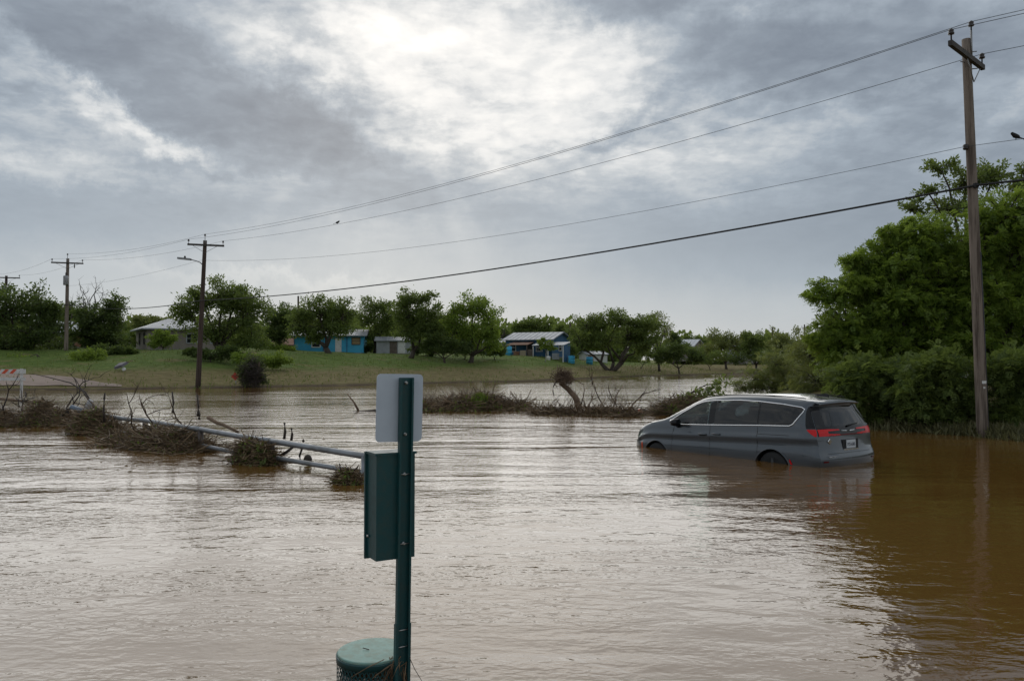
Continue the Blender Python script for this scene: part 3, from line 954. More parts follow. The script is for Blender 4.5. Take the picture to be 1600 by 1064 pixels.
# far woods closing the horizon, one mass
rng = np.random.default_rng(5)
Pw, Aw = [], []
for k in range(260):
    x = rng.uniform(-190, 260)
    y = 155 + rng.uniform(0, 50) + abs(x) * 0.1
    h = rng.uniform(4.5, 8.0) * (0.8 if x > 30 else 1.0)
    m = 330
    v = unit(rng.normal(size=(m, 3)))
    c = np.array([x, y, H(x, y) + h * 0.5])
    Pw.append(c + v * np.array([h * 0.75, h * 0.6, h * 0.55]) * rng.uniform(0.6, 1.05, (m, 1)))
    Aw.append(v + rng.normal(size=(m, 3)) * 0.6)
Pw, Aw = np.concatenate(Pw), np.concatenate(Aw)
woods = link('distant_woods', leaf_mesh('distant_woods', Pw, Aw, 1.1, 0.7, rng), LEAF_MESQ)
tag(woods, 'hazy line of distant woods closing the horizon', 'woods', kind='stuff')

# undergrowth between the far trees
under = [
    (612, 99.5, [(600, 545, 12, 9), (575, 546, 9, 8)], LEAF_DARK, 'small dark bush between the blue cottage and the pale shed'),
    (665, 90, [(655, 546, 16, 10), (680, 548, 16, 9), (668, 536, 14, 10)], LEAF_DARK, 'dark undergrowth right of the tallest tree trunk'),
    (725, 90, [(715, 545, 20, 12), (745, 548, 20, 10), (730, 535, 18, 12)], LEAF_DARK, 'dark undergrowth below the round-topped tree'),
    (772, 92, [(765, 548, 16, 10), (782, 545, 10, 12)], LEAF_MESQ, 'bush between the round-topped tree and the blue annex'),
    (1000, 112, [(985, 556, 20, 9), (1015, 552, 22, 13), (1040, 548, 18, 14)], LEAF_DARK, 'bush row just right of the oak trunk'),
    (900, 118, [(890, 548, 14, 9), (912, 544, 10, 8)], LEAF_DARK, 'dark bush between porch and oak'),
    (1110, 122, [(1100, 560, 22, 11), (1130, 558, 20, 12), (1085, 552, 16, 12)], LEAF_MESQ, 'low bush left under the far tree row'),
    (1165, 122, [(1155, 558, 20, 12), (1190, 557, 22, 13)], LEAF_DARK, 'low bush in the middle under the far tree row'),
    (1220, 116, [(1210, 558, 22, 13), (1245, 560, 22, 14)], LEAF_MESQ, 'low bush right under the far tree row'),
    (440, 92, [(430, 545, 16, 10), (452, 548, 12, 8)], LEAF_RICH, 'green bush left of the bright blue cottage'),
    (70, 80, [(40, 548, 30, 18), (90, 545, 24, 18), (10, 550, 24, 20)], LEAF_DARK, 'dark thicket below the large tree at far left'),
]
for px, Y, lb, m_, lab in under:
    tree('bush', lab, px, Y, lb, m_, 1500, 0.24, 0.06, 30, group='bushes between the far trees', cat='bush')

# weeds and bushes on the left slope
weeds = [
    (125, 70, [(118, 568, 26, 14), (145, 562, 24, 16), (100, 575, 18, 10)], LEAF_RICH, 'rounded weedy bush at the foot of the second pole'),
    (405, 68, [(398, 566, 26, 12), (430, 562, 24, 12), (380, 560, 18, 12)], LEAF_RICH, 'spreading bush under the right side of the tall mesquite'),
    (330, 70, [(325, 552, 22, 10), (355, 553, 24, 12), (300, 552, 14, 8)], LEAF_DARK, 'dark undergrowth at the foot of the tall mesquite'),
    (175, 74, [(170, 550, 24, 12), (200, 552, 14, 10)], LEAF_DARK, 'dark undergrowth left of the beige house'),
    (60, 70, [(30, 566, 30, 9), (75, 570, 22, 8)], LEAF_RICH, 'low green growth beneath the large tree at far left'),
]
for px, Y, lb, m_, lab in weeds:
    tree('bush', lab, px, Y, lb, m_, 2600, 0.20, 0.06, 34, group='bushes on the left slope', cat='bush')

# bare dead trees
def dead_tree(label, px, Y, top_py, spreadpx, seed, group='dead trees'):
    rng = np.random.default_rng(seed)
    base = Vector((X_at(px, Y), Y, 0))
    base.z = H(base.x, Y) - 0.1
    T = Thing('dead_tree', base, label, 'dead tree', group)
    top = at(px, top_py, Y)
    hgt = top.z - base.z
    mb = MB()
    def grow(p, d, ln, r, lev):
        pts = [p]
        q = p.copy()
        dd = d.copy()
        for k in range(4):
            dd = (dd + Vector(rng.normal(size=3)) * 0.22 + Vector((0, 0, 0.08))).normalized()
            q = q + dd * ln / 4
            pts.append(q.copy())
        mb.tube(pts, [r, r * 0.85, r * 0.7, r * 0.58, r * 0.4], 5)
        if lev < 4:
            for k in range(3 if lev < 3 else 2):
                i = int(rng.integers(2, 5))
                nd = (dd + Vector(rng.normal(size=3)) * 0.75)
                nd.y *= 0.6
                grow(pts[i], nd.normalized(), ln * rng.uniform(0.5, 0.75), r * 0.5, lev + 1)
    grow(base, Vector((0, 0, 1)), hgt * 0.5, 0.2, 0)
    T.part('trunk', mb, BARK)
    return T
dead_tree('bare dead tree with crooked branches above the leafy tree', 150, 86, 425, 30, 3)
dead_tree('bare twiggy dead tree left of the deep blue house', 794, 112, 488, 12, 8)
dead_tree('bare dead tree between the first two poles at far left', 90, 88, 440, 12, 21)

# ---- the dense trees on the right bank
RG = 'trees on the right bank'
tree('arching_tree', 'big bright green tree arching over the water behind the van', 1425, 27, [
    (1330, 452, 62, 30), (1284, 464, 32, 11), (1390, 420, 56, 46), (1450, 385, 60, 46), (1320, 505, 56, 38), (1400, 480, 75, 55),
    (1470, 450, 72, 62), (1370, 550, 70, 46), (1450, 530, 70, 50), (1402, 365, 28, 20), (1348, 410, 34, 16), (1300, 545, 40, 34)],
    LEAF_RICH, 78000, 0.125, 0.16, 330, spread=0.17, group=RG, stems=3, fork=0.5, sprig=True)
tree('upright_tree', 'tall tree standing right behind the nearest utility pole', 1580, 26, [
    (1570, 340, 66, 44), (1600, 400, 72, 60), (1560, 470, 66, 58), (1640, 350, 66, 60), (1600, 540, 80, 60), (1530, 395, 40, 50), (1660, 470, 80, 80), (1530, 540, 50, 50)],
    LEAF_RICH, 60000, 0.125, 0.16, 260, spread=0.17, group=RG, stems=2, fork=0.5, sprig=True)
tree('thin_topped_tree', 'thin sparse-leaved tree top poking up behind the nearest pole', 1530, 30, [
    (1470, 262, 40, 14), (1510, 285, 52, 24), (1450, 298, 26, 12), (1550, 275, 34, 24), (1425, 325, 26, 16), (1490, 325, 46, 22), (1600, 285, 26, 34)],
    LEAF_MESQ, 4200, 0.13, 0.11, 110, spread=0.16, group=RG, fork=0.7)
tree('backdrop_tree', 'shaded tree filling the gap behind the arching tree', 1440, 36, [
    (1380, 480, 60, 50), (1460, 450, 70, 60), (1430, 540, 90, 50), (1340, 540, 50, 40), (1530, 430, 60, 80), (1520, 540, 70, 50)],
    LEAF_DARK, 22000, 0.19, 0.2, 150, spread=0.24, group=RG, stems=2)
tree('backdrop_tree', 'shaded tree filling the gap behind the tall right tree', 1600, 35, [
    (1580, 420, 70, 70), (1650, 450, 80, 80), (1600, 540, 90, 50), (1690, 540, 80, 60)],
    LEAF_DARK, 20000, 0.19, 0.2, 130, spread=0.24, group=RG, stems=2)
tree('undergrowth_bush', 'dark bush hanging low at the waterline behind the van roof', 1385, 23.8, [
    (1350, 590, 50, 36), (1410, 600, 50, 40), (1330, 625, 40, 30), (1385, 645, 48, 22), (1430, 655, 40, 14)], LEAF_MESQ, 24000, 0.12, 0.05, 120, group=RG, cat='bush', sprig=True)
tree('undergrowth_bush', 'dark bush at the waterline left of the nearest pole', 1470, 22.4, [
    (1470, 590, 50, 40), (1440, 625, 44, 34), (1505, 625, 38, 36), (1470, 655, 50, 16), (1510, 662, 34, 12)], LEAF_MESQ, 24000, 0.12, 0.05, 120, group=RG, cat='bush', sprig=True)
tree('undergrowth_bush', 'dark bush at the right edge of the photo below the tall tree', 1585, 21.6, [
    (1585, 590, 40, 44), (1620, 600, 56, 50), (1590, 645, 52, 24), (1660, 630, 50, 40), (1570, 664, 34, 12), (1630, 668, 46, 12)], LEAF_MESQ, 24000, 0.12, 0.05, 120, group=RG, cat='bush', sprig=True)
tree('willow_bush', 'pale feathery willow drooping over the water beyond the van', 1220, 47, [
    (1182, 590, 26, 16), (1215, 566, 26, 26), (1245, 584, 34, 24), (1195, 606, 36, 12), (1160, 604, 18, 9), (1230, 600, 40, 14)], LEAF_OLIVE, 11000, 0.17, 0.06, 130, spread=0.22, group='willows on the right bank', cat='willow', width=0.3, stems=3, sprig=True)
tree('willow_bush', 'yellow-green willow between the pale willow and the arching tree', 1295, 40, [
    (1268, 552, 30, 34), (1300, 545, 30, 38), (1280, 590, 48, 28), (1325, 575, 36, 44), (1260, 608, 40, 12), (1310, 615, 44, 14)], LEAF_OLIVE, 15000, 0.16, 0.06, 150, spread=0.22, group='willows on the right bank', cat='willow', width=0.3, stems=3, sprig=True)

# ------------------------------------------------------------------ grass tufts, reeds
def blades(name, X, Y, h, mat, label, rng, lean=0.35, w=0.04):
    n = len(X)
    Z = Hn(X, Y)
    ok = Z > -0.12
    X, Y, Z = X[ok], Y[ok], Z[ok]
    n = len(X)
    P_ = np.stack([X, Y, Z - 0.03], -1)
    A_ = np.stack([rng.normal(size=n) * lean, rng.normal(size=n) * lean, np.ones(n)], -1)
    hs = h * rng.uniform(0.5, 1.3, n)
    A_ = unit(A_)
    B_ = unit(np.cross(A_, rng.normal(size=(n, 3))))
    V = np.empty((n, 4, 3))
    V[:, 0] = P_ - B_ * w
    V[:, 1] = P_ + B_ * w
    V[:, 2] = P_ + A_ * hs[:, None] * 0.6 + B_ * w * 0.7
    V[:, 3] = P_ + A_ * hs[:, None] + np.stack([rng.normal(size=n), rng.normal(size=n), -np.abs(rng.normal(size=n)) * .3], -1) * 0.1 * h
    o = link(name, quads_mesh(name, V.reshape(-1, 3), np.arange(4 * n).reshape(n, 4), rng.uniform(0, 1, n)), mat)
    return tag(o, label, 'grass', kind='stuff')
rng = np.random.default_rng(31)
m = 12000
bx_ = rng.uniform(-46, 30, m)
by_ = np.interp(bx_, SX, SY) + rng.uniform(0.2, 30, m) ** 1.0
cl = np.sin(bx_ * 0.5 + 1.3 * np.sin(by_ * 0.31)) * np.sin(by_ * 0.42 + bx_ * 0.2)
k_ = (cl > -0.1) | (rng.uniform(0, 1, m) < 0.3)
blades('bank_grass', bx_[k_], by_[k_], 0.24, GRASS_M, 'rough green grass tufts over the far bank', rng, w=0.03)
m = 4500
ry_ = rng.uniform(18.5, 25.5, m)
rx_ = np.interp(ry_, RBY, RBX) + rng.normal(size=m) * 0.35 + 0.35
blades('shore_reeds', rx_, ry_, 0.30, REED_M, 'pale reeds and matted grass along the right waterline', rng, 0.55, 0.014)

# ------------------------------------------------------------------ utility poles and wires
ADIR = Vector((36.0, 34.0, 0)).normalized()       # across the line
def insulator(T, p, mat=CERAMIC):
    mb = MB()
    mb.lathe(p, [(0.018, -0.16), (0.018, 0.0), (0.07, 0.01), (0.075, 0.05), (0.045, 0.065), (0.065, 0.085), (0.06, 0.12), (0.03, 0.15)], 10)
    return T.part('insulator', mb, mat)

def pole(label, base, top, r0, r1, mat, arm_z, arm_l, arm_r, arm_dir, arm_mat, top_pin=True, cat='utility pole', group='utility poles along the street'):
    T = Thing('utility_pole', base, label, cat, group)
    mb = MB()
    base, top = Vector(base), Vector(top)
    n = 10
    mb.tube([base.lerp(top, i / n) for i in range(n + 1)], [r0 + (r1 - r0) * i / n for i in range(n + 1)], 14)
    T.part('shaft', mb, mat)
    ax = base.lerp(top, (arm_z - base.z) / (top.z - base.z))
    side = Vector((arm_dir.y, -arm_dir.x, 0))
    c = ax + side * (r1 + 0.06)
    M3 = Matrix((arm_dir, -side, Vector((0, 0, 1)))).transposed()
    mb = MB()
    mb.box(c + arm_dir * (arm_r - arm_l) / 2, (arm_l + arm_r, 0.10, 0.13), M=M3)
    arm = T.part('crossarm', mb, arm_mat)
    heads = []
    for a in (-arm_l + 0.08, arm_r - 0.08):
        p = c + arm_dir * a + Vector((0, 0, 0.22))
        insulator(T, p)
        heads.append(p + Vector((0, 0, 0.13)))
    if top_pin:
        p = top + side * (r1 + 0.02) + Vector((0, 0, 0.30))
        mb = MB()
        mb.tube([p + Vector((0, 0, -0.75)), p + Vector((0, 0, -0.1))], 0.025, 6)
        T.part('pin', mb, STEEL)
        insulator(T, p)
        heads.insert(1, p + Vector((0, 0, 0.13)))
    for s in (-1, 1):
        ln = min(arm_l, arm_r) * 0.7
        mb = MB()
        mb.tube([c + arm_dir * s * ln + Vector((0, 0, -0.06)), ax + side * (r1 + 0.05) + Vector((0, 0, -0.55))], 0.014, 5)
        T.part('brace', mb, STEEL)
    return T, heads, base, top

YR = 20.75
rb = gnd(1537, 682)
rt = at(1509.5, 62, YR)
PR, headsR, bR, tR = pole('nearest weathered grey utility pole standing in water at right', (rb.x, rb.y, -0.5), rt, 0.150, 0.105, POLE_OLD, 10.35 - 0.55, 1.75, 0.72, Vector((0.73, 0.68, 0)).normalized(), ARM_WOOD)
def along(b0, t0, z):
    return b0.lerp(t0, (z - b0.z) / (t0.z - b0.z))
# steps / bolts near the top, clamps lower down, tag plate near the base
for k, (dz_, s) in enumerate(((0.42, -1), (0.62, -1), (0.80, 1), (0.35, 1))):
    q = along(bR, tR, tR.z - dz_)
    mb = MB()
    mb.tube([q + Vector((0.10 * s, -0.05, 0)), q + Vector((0.22 * s, -0.08, 0.0))], 0.014, 6)
    PR.part('bolt', mb, STEEL)
zn = at(1513, 231, YR).z
qn = along(bR, tR, zn) + Vector((-0.17, -0.06, 0))
mb = MB()
mb.lathe(qn, [(0.05, -0.07), (0.075, -0.03), (0.045, 0.0), (0.075, 0.03), (0.05, 0.07)], 10)
PR.part('spool', mb, CERAMIC)
zc = at(1521, 292, YR).z
qc = along(bR, tR, zc) + Vector((0, -0.19, 0))
mb = MB()
mb.box(qc + Vector((0, 0.03, 0)), (0.10, 0.08, 0.12))
PR.part('cable_clamp', mb, BLACK_R)
ztag = at(1532, 597, YR).z
qt = along(bR, tR, ztag) + Vector((0.0, -0.150, 0))
mb = MB()
mb.box(qt, (0.11, 0.012, 0.075))
PR.part('tag_plate', mb, WHITE_P)
mb = MB()
mb.box(qt + Vector((0.0, 0, -0.14)), (0.05, 0.012, 0.05))
PR.part('tag_plate', mb, WHITE_P)
mb = MB()
gp = [along(bR, tR, z) + Vector((0.075 + 0.012 * (z < 4), -0.118, 0)) for z in (0.2, 2.5, 4.8)]
mb.tube(gp, 0.012, 5)
PR.part('ground_wire', mb, WIRE_M)

lb_ = gnd(309, 606)
lt_ = at(320.5, 376, lb_.y)
PL, headsL, bL, tL = pole('dark leaning utility pole with street lamp at the waterline', (lb_.x, lb_.y, -0.4), lt_, 0.19, 0.13, POLE_DARK, lt_.z - 0.35, 1.15, 1.3, Vector((1, 0.35, 0)).normalized(), ARM_WOOD)
# street lamp arm
zl = at(316, 416, lb_.y).z
q0 = along(bL, tL, zl)
q1 = at(307, 408, lb_.y)
q2 = at(297, 405.5, lb_.y)
q3 = at(279, 403.5, lb_.y)
mb = MB()
mb.tube([q0, q0.lerp(q1, 0.5) + Vector((0, 0, 0.08)), q1, q2], 0.035, 7)
arm = PL.part('lamp_arm', mb, STEEL)
mb = MB()
mb.box(q2.lerp(q3, 0.5), (abs(q3.x - q2.x) + 0.1, 0.28, 0.13), M=Matrix.Rotation(R(6), 3, 'Y'))
head = PL.part('lamp_head', mb, STEEL, parent=arm)
mb = MB()
mb.lathe(q2.lerp(q3, 0.45) + Vector((0, 0, 0.07)), [(0.07, 0), (0.07, 0.10), (0.04, 0.14)], 8)
PL.part('photocell', mb, BLACK_R, parent=arm)

Y2 = 75.0
b2 = Vector((X_at(103, Y2), Y2, 0)); b2.z = H(b2.x, b2.y) - 0.4
t2 = at(106, 404, Y2)
P2, heads2, b2, t2 = pole('second utility pole with transformer, left of the lamp pole', b2, t2, 0.19, 0.13, POLE_OLD, t2.z - 0.45, 1.35, 1.35, Vector((1, 0.35, 0)).normalized(), ARM_WOOD)
mb = MB()
mb.lathe(along(b2, t2, t2.z - 2.1) + Vector((0.05, -0.36, 0)), [(0.20, -0.45), (0.22, -0.4), (0.22, 0.36), (0.2, 0.42), (0.06, 0.46)], 14)
tr_ = P2.part('transformer', mb, STEEL)
mb = MB()
mb.lathe(along(b2, t2, t2.z - 1.5) + Vector((0.05, -0.36, 0)), [(0.04, -0.2), (0.06, 0.0), (0.03, 0.16)], 8)
P2.part('bushing', mb, CERAMIC, parent=tr_)
mb = MB()
mb.lathe(along(b2, t2, t2.z - 0.75) + Vector((0.75, -0.2, 0)), [(0.03, -0.2), (0.06, 0.0), (0.03, 0.2)], 8)
P2.part('fuse_cutout', mb, CERAMIC)

Y3 = 95.0
b3 = Vector((X_at(7, Y3), Y3, 0)); b3.z = H(b3.x, b3.y) - 0.4
t3 = at(10, 431, Y3)
P3, heads3, b3, t3 = pole('farthest left utility pole at the edge of the photo', b3, t3, 0.19, 0.14, POLE_DARK, t3.z - 0.25, 1.5, 1.5, Vector((1, 0.3, 0)).normalized(), ARM_WOOD, top_pin=False)
mb = MB()
mb.lathe(along(b3, t3, t3.z - 1.6) + Vector((0.0, -0.34, 0)), [(0.22, -0.5), (0.24, 0.4), (0.05, 0.5)], 12)
P3.part('transformer', mb, STEEL)

Y4 = 165.0
b4 = Vector((X_at(1257, Y4), Y4, H(X_at(1257, Y4), Y4) - 0.3))
pole('far utility pole on the skyline left of the right-bank trees', b4, at(1257, 507, Y4), 0.17, 0.13, POLE_DARK, at(1257, 512, Y4).z, 0.7, 0.7, Vector((1, 0, 0)), ARM_WOOD, top_pin=False)
for px, Yp, py, lab in ((466, 108, 463, 'plain wooden post above the bushy tree crown'), (891, 125, 505, 'thin dark post behind the oak crown'), (1207, 140, 512, 'thin wooden post above the row of olive trees')):
    x = X_at(px, Yp)
    T = Thing('wooden_post', (x, Yp, H(x, Yp) - 0.3), lab, 'post', 'plain posts among the trees')
    mb = MB()
    mb.tube([(x, Yp, H(x, Yp) - 0.3), at(px, py, Yp)], [0.16, 0.12], 8)
    T.part('shaft', mb, POLE_DARK)
    mb = MB()
    mb.tube([at(px, py, Yp), at(px, py - 0.8, Yp)], [0.13, 0.05], 8)
    T.part('cap', mb, STEEL)

def span(a, b_, sag, n=24):
    return [Vector(a).lerp(Vector(b_), i / n) - Vector((0, 0, sag * 4 * (i / n) * (1 - i / n))) for i in range(n + 1)]

def wire(label, pts_list, sags, r, mat):
    mb = MB()
    P_ = []
    for (a, b_), s in zip(zip(pts_list[:-1], pts_list[1:]), sags):
        q = span(a, b_, s)
        P_ += q if not P_ else q[1:]
    mb.tube(P_, r, 6)
    o = mb.build('overhead_wire', mat)
    return tag(o, label, 'wire', 'overhead wires')
LD = Vector((34.0, -36.0, 0)).normalized()
def off(p, d=46):
    return Vector(p) + LD * d + Vector((0, 0, 0.3))
far3 = lambda p: Vector(p) + Vector((-19, 21, 0.3))
wire('left power conductor from the long side of the near crossarm', [off(headsR[0]), headsR[0], headsL[0], heads2[0], heads3[0], far3(heads3[0])], [0.8, 0.75, 0.4, 0.4, 0.3], 0.0075, WIRE_M)
wire('topmost power conductor on the pin above the near pole', [off(headsR[1]), headsR[1], headsL[1], heads2[1]], [0.8, 0.75, 0.4], 0.0075, WIRE_M)
wire('right power conductor from the short side of the near crossarm', [off(headsR[-1]), headsR[-1], headsL[-1], heads2[-1], heads3[-1]], [0.8, 0.75, 0.4, 0.4], 0.0075, WIRE_M)
nl = along(bL, tL, at(319, 407, lb_.y).z) + Vector((-0.2, -0.1, 0))
n2 = along(b2, t2, t2.z - 2.6)
wire('thin neutral wire midway down the near pole', [off(qn), qn + Vector((-0.05, -0.03, 0)), nl, n2], [0.6, 0.9, 0.3], 0.0065, WIRE_M)
cl_ = along(bL, tL, at(315, 470, lb_.y).z) + Vector((0, -0.22, 0))
c2 = along(b2, t2, at(104, 476, Y2).z) + Vector((0, -0.22, 0))
c3 = along(b3, t3, at(9, 484, Y3).z)
wire('thick black communication cable, lowest line on the poles', [off(qc, 46), qc, cl_, c2, c3], [0.5, 0.55, 0.5, 0.3], 0.030, CABLE_M)

# ------------------------------------------------------------------ the stranded minivan
VAN_X, VAN_Y, VAN_H, VAN_W, VAN_PT = 6.52, 15.2, 0.622, 0.445, -0.028
PAINT = bpy.data.materials.new('grey_car_paint')
PAINT.use_nodes = True
t = NT(PAINT.node_tree)
b = t.n['Principled BSDF']
b.inputs['Roughness'].default_value = 0.38
b.inputs['Metallic'].default_value = 0.55
b.inputs['Coat Weight'].default_value = 1.0
b.inputs['Coat Roughness'].default_value = 0.06
geo = t.new('ShaderNodeNewGeometry')
tcv = t.new('ShaderNodeTexCoord')
spz = t.new('ShaderNodeSeparateXYZ')
t.l.new(geo.outputs['Position'], spz.inputs[0])
dn = t.noise(geo.outputs['Position'], 2.2, 6, 0.7)
# dried silt film just above the water
film = t.m('MULTIPLY', t.smooth(t.m('ADD', spz.outputs[2], t.m('MULTIPLY', dn, -0.14)), -0.09, 0.03, 1.0, 0.0), 0.5)
t.l.new(t.mix(film, (0.058, 0.070, 0.083), (0.13, 0.105, 0.08)), b.inputs['Base Color'])
t.l.new(t.m('MULTIPLY_ADD', dn, 0.10, 0.30), b.inputs['Roughness'])

def glass_mat(name, tint, refl=1.0, rough=0.02):
    m = bpy.data.materials.new(name)
    m.use_nodes = True
    t = NT(m.node_tree)
    t.n.clear()
    tr = t.new('ShaderNodeBsdfTransparent')
    tr.inputs[0].default_value = (*tint, 1)
    gl = t.new('ShaderNodeBsdfGlossy')
    gl.inputs['Roughness'].default_value = rough
    fr = t.new('ShaderNodeFresnel')
    gb = t.new('ShaderNodeNewGeometry')
    t.l.new(t.m('MULTIPLY_ADD', gb.outputs['Backfacing'], 1 / 1.55 - 1.55, 1.55), fr.inputs[0])
    mx = t.new('ShaderNodeMixShader')
    t.l.new(t.m('MULTIPLY', fr.outputs[0], refl, clamp=True), mx.inputs[0])
    t.l.new(tr.outputs[0], mx.inputs[1])
    t.l.new(gl.outputs[0], mx.inputs[2])
    o = t.new('ShaderNodeOutputMaterial')
    t.l.new(mx.outputs[0], o.inputs[0])
    return m
GLASS_F = glass_mat('front_door_glass', (0.70, 0.82, 0.78), 1.2)
GLASS_P = glass_mat('privacy_glass', (0.045, 0.060, 0.072), 1.25)
CHROME = principled('chrome', (0.75, 0.76, 0.78), 0.15, 1.0)
GLOSSBLK = principled('gloss_black', (0.006, 0.006, 0.007), 0.10, spec=0.35)
LAMP_RED = principled('lamp_red', (0.62, 0.006, 0.010), 0.2, spec=0.3)
LAMP_DARK = principled('lamp_dark_red', (0.11, 0.004, 0.006), 0.2, spec=0.3)
RIM = principled('dark_rim', (0.05, 0.05, 0.052), 0.5, 0.4)
SEAT_M = principled('seat_fabric', (0.022, 0.022, 0.024), 0.9)
PLATE_M = principled('plate_white', (0.55, 0.58, 0.60), 0.5)
INK = principled('plate_ink', (0.03, 0.035, 0.06), 0.6)

def cat_interp(xs, ys, x):
    """monotone-ish smooth interpolation"""
    xs, ys = np.asarray(xs, float), np.asarray(ys, float)
    x = np.asarray(x, float)
    d = np.gradient(ys, xs)
    i = np.clip(np.searchsorted(xs, x) - 1, 0, len(xs) - 2)
    h = xs[i + 1] - xs[i]
    s = np.clip((x - xs[i]) / h, 0, 1)
    h00 = 2 * s ** 3 - 3 * s ** 2 + 1
    h10 = s ** 3 - 2 * s ** 2 + s
    h01 = -2 * s ** 3 + 3 * s ** 2
    h11 = s ** 3 - s ** 2
    return h00 * ys[i] + h10 * h * d[i] + h01 * ys[i + 1] + h11 * h * d[i + 1]

ZT_X = [0.0, 0.3, 0.67, 1.2, 1.8, 2.6, 3.0, 3.3, 3.7, 4.02, 4.3, 4.6, 4.85, 5.0, 5.12]
ZT_Z = [1.635, 1.672, 1.712, 1.748, 1.758, 1.738, 1.688, 1.575, 1.375, 1.215, 1.155, 1.075, 0.965, 0.84, 0.68]
WL_X = [0.0, 0.1, 0.25, 0.6, 1.2, 3.4, 4.3, 4.7, 4.95, 5.12]
WL_W = [0.90, 0.945, 0.975, 0.995, 1.0, 1.0, 0.985, 0.94, 0.85, 0.70]
L0 = 1.7
XR_Z = [0.15, 0.40, 0.55, 0.72, 0.90, 1.05, 1.15, 1.30, 1.45, 1.55, 1.60, 1.64, 1.70]
XR_X = [0.14, 0.05, 0.02, 0.07, 0.09, 0.10, 0.14, 0.22, 0.30, 0.33, 0.22, 0.20, 0.24]
RB = 0.085          # how far the middle of the tail stands out beyond its corners
INS_G = [0, 0.050, 0.112, 0.165, 0.225, 0.36, 0.62]
INS_H = [0, 0.008, 0.025, 0.055, 0.11, 0.32, 0.60]
FR = [0, 0.33, 0.66, 0.83, 0.925, 0.975, 0.994]

def section(x, inset=0.0):
    zt = float(cat_interp(ZT_X, ZT_Z, x)) - inset
    wl = float(cat_interp(WL_X, WL_W, x)) - inset
    zb = min(float(np.interp(x, [0, 0.7, 2.6, 4.2], [1.15, 1.14, 1.08, 1.04])), zt - 0.10)
    g = float(np.clip((4.15 - x) / 0.9, 0, 1))
    g = g * g * (3 - 2 * g)
    k = zb / 1.10
    pts = [(wl - 0.09, 0.18 + inset), (wl - 0.03, 0.30), (wl - 0.004, 0.50), (wl, 0.66), (wl - 0.024, 0.80 * k), (wl - 0.002, 0.925 * k), (wl - 0.030, 0.985 * k)]
    wb = wl - 0.045
    for f, a, c in zip(FR, INS_G, INS_H):
        ins = a * g + c * (1 - g)
        pts.append((max(wb - ins, 0.05), zb + (zt - zb) * f))
    pts.append((0.0, zt))
    pts = np.array(pts)
    # smooth resample by arc length
    dd = np.r_[0, np.cumsum(np.linalg.norm(np.diff(pts, axis=0), axis=1))]
    u = np.linspace(0, dd[-1], 44)
    return np.stack([cat_interp(dd, pts[:, 0], u), cat_interp(dd, pts[:, 1], u)], -1)

def xr(z):
    return np.interp(z, XR_Z, XR_X)

def warp(x, z, rb=RB, off_=0.0):
    e = xr(z) + rb + off_
    return np.where(x < L0, e + (1 - e / L0) * x, x)

def unwarp(x, z):
    e = float(xr(z)) + RB
    return (x - e) / (1 - e / L0) if x < L0 else x

SEC_CACHE = {}
def sec_c(xn):
    k = round(xn, 3)
    if k not in SEC_CACHE:
        SEC_CACHE[k] = section(k)
    return SEC_CACHE[k]

def Wside(x, z):
    s = sec_c(max(unwarp(x, z), 0.0))
    j = int(np.argmax(s[:, 1] > z)) if s[-1, 1] > z else len(s) - 1
    j = max(j, 1)
    a, b_ = s[j - 1], s[j]
    f = (z - a[1]) / max(b_[1] - a[1], 1e-6)
    return float(a[0] + (b_[0] - a[0]) * min(max(f, 0), 1))

def Ztop(x, y):
    s = sec_c(x)
    ys, zs = s[::-1, 0], s[::-1, 1]
    m_ = zs > sec_c(x)[-1, 1] - 0.45
    return float(np.interp(abs(y), ys[m_], zs[m_]))

def Xrear(y, z):
    w = Wside(float(xr(z)) + RB, z)
    tt = min(abs(y) / max(w, 0.05), 1.0)
    return float(xr(z)) + RB * tt ** 3

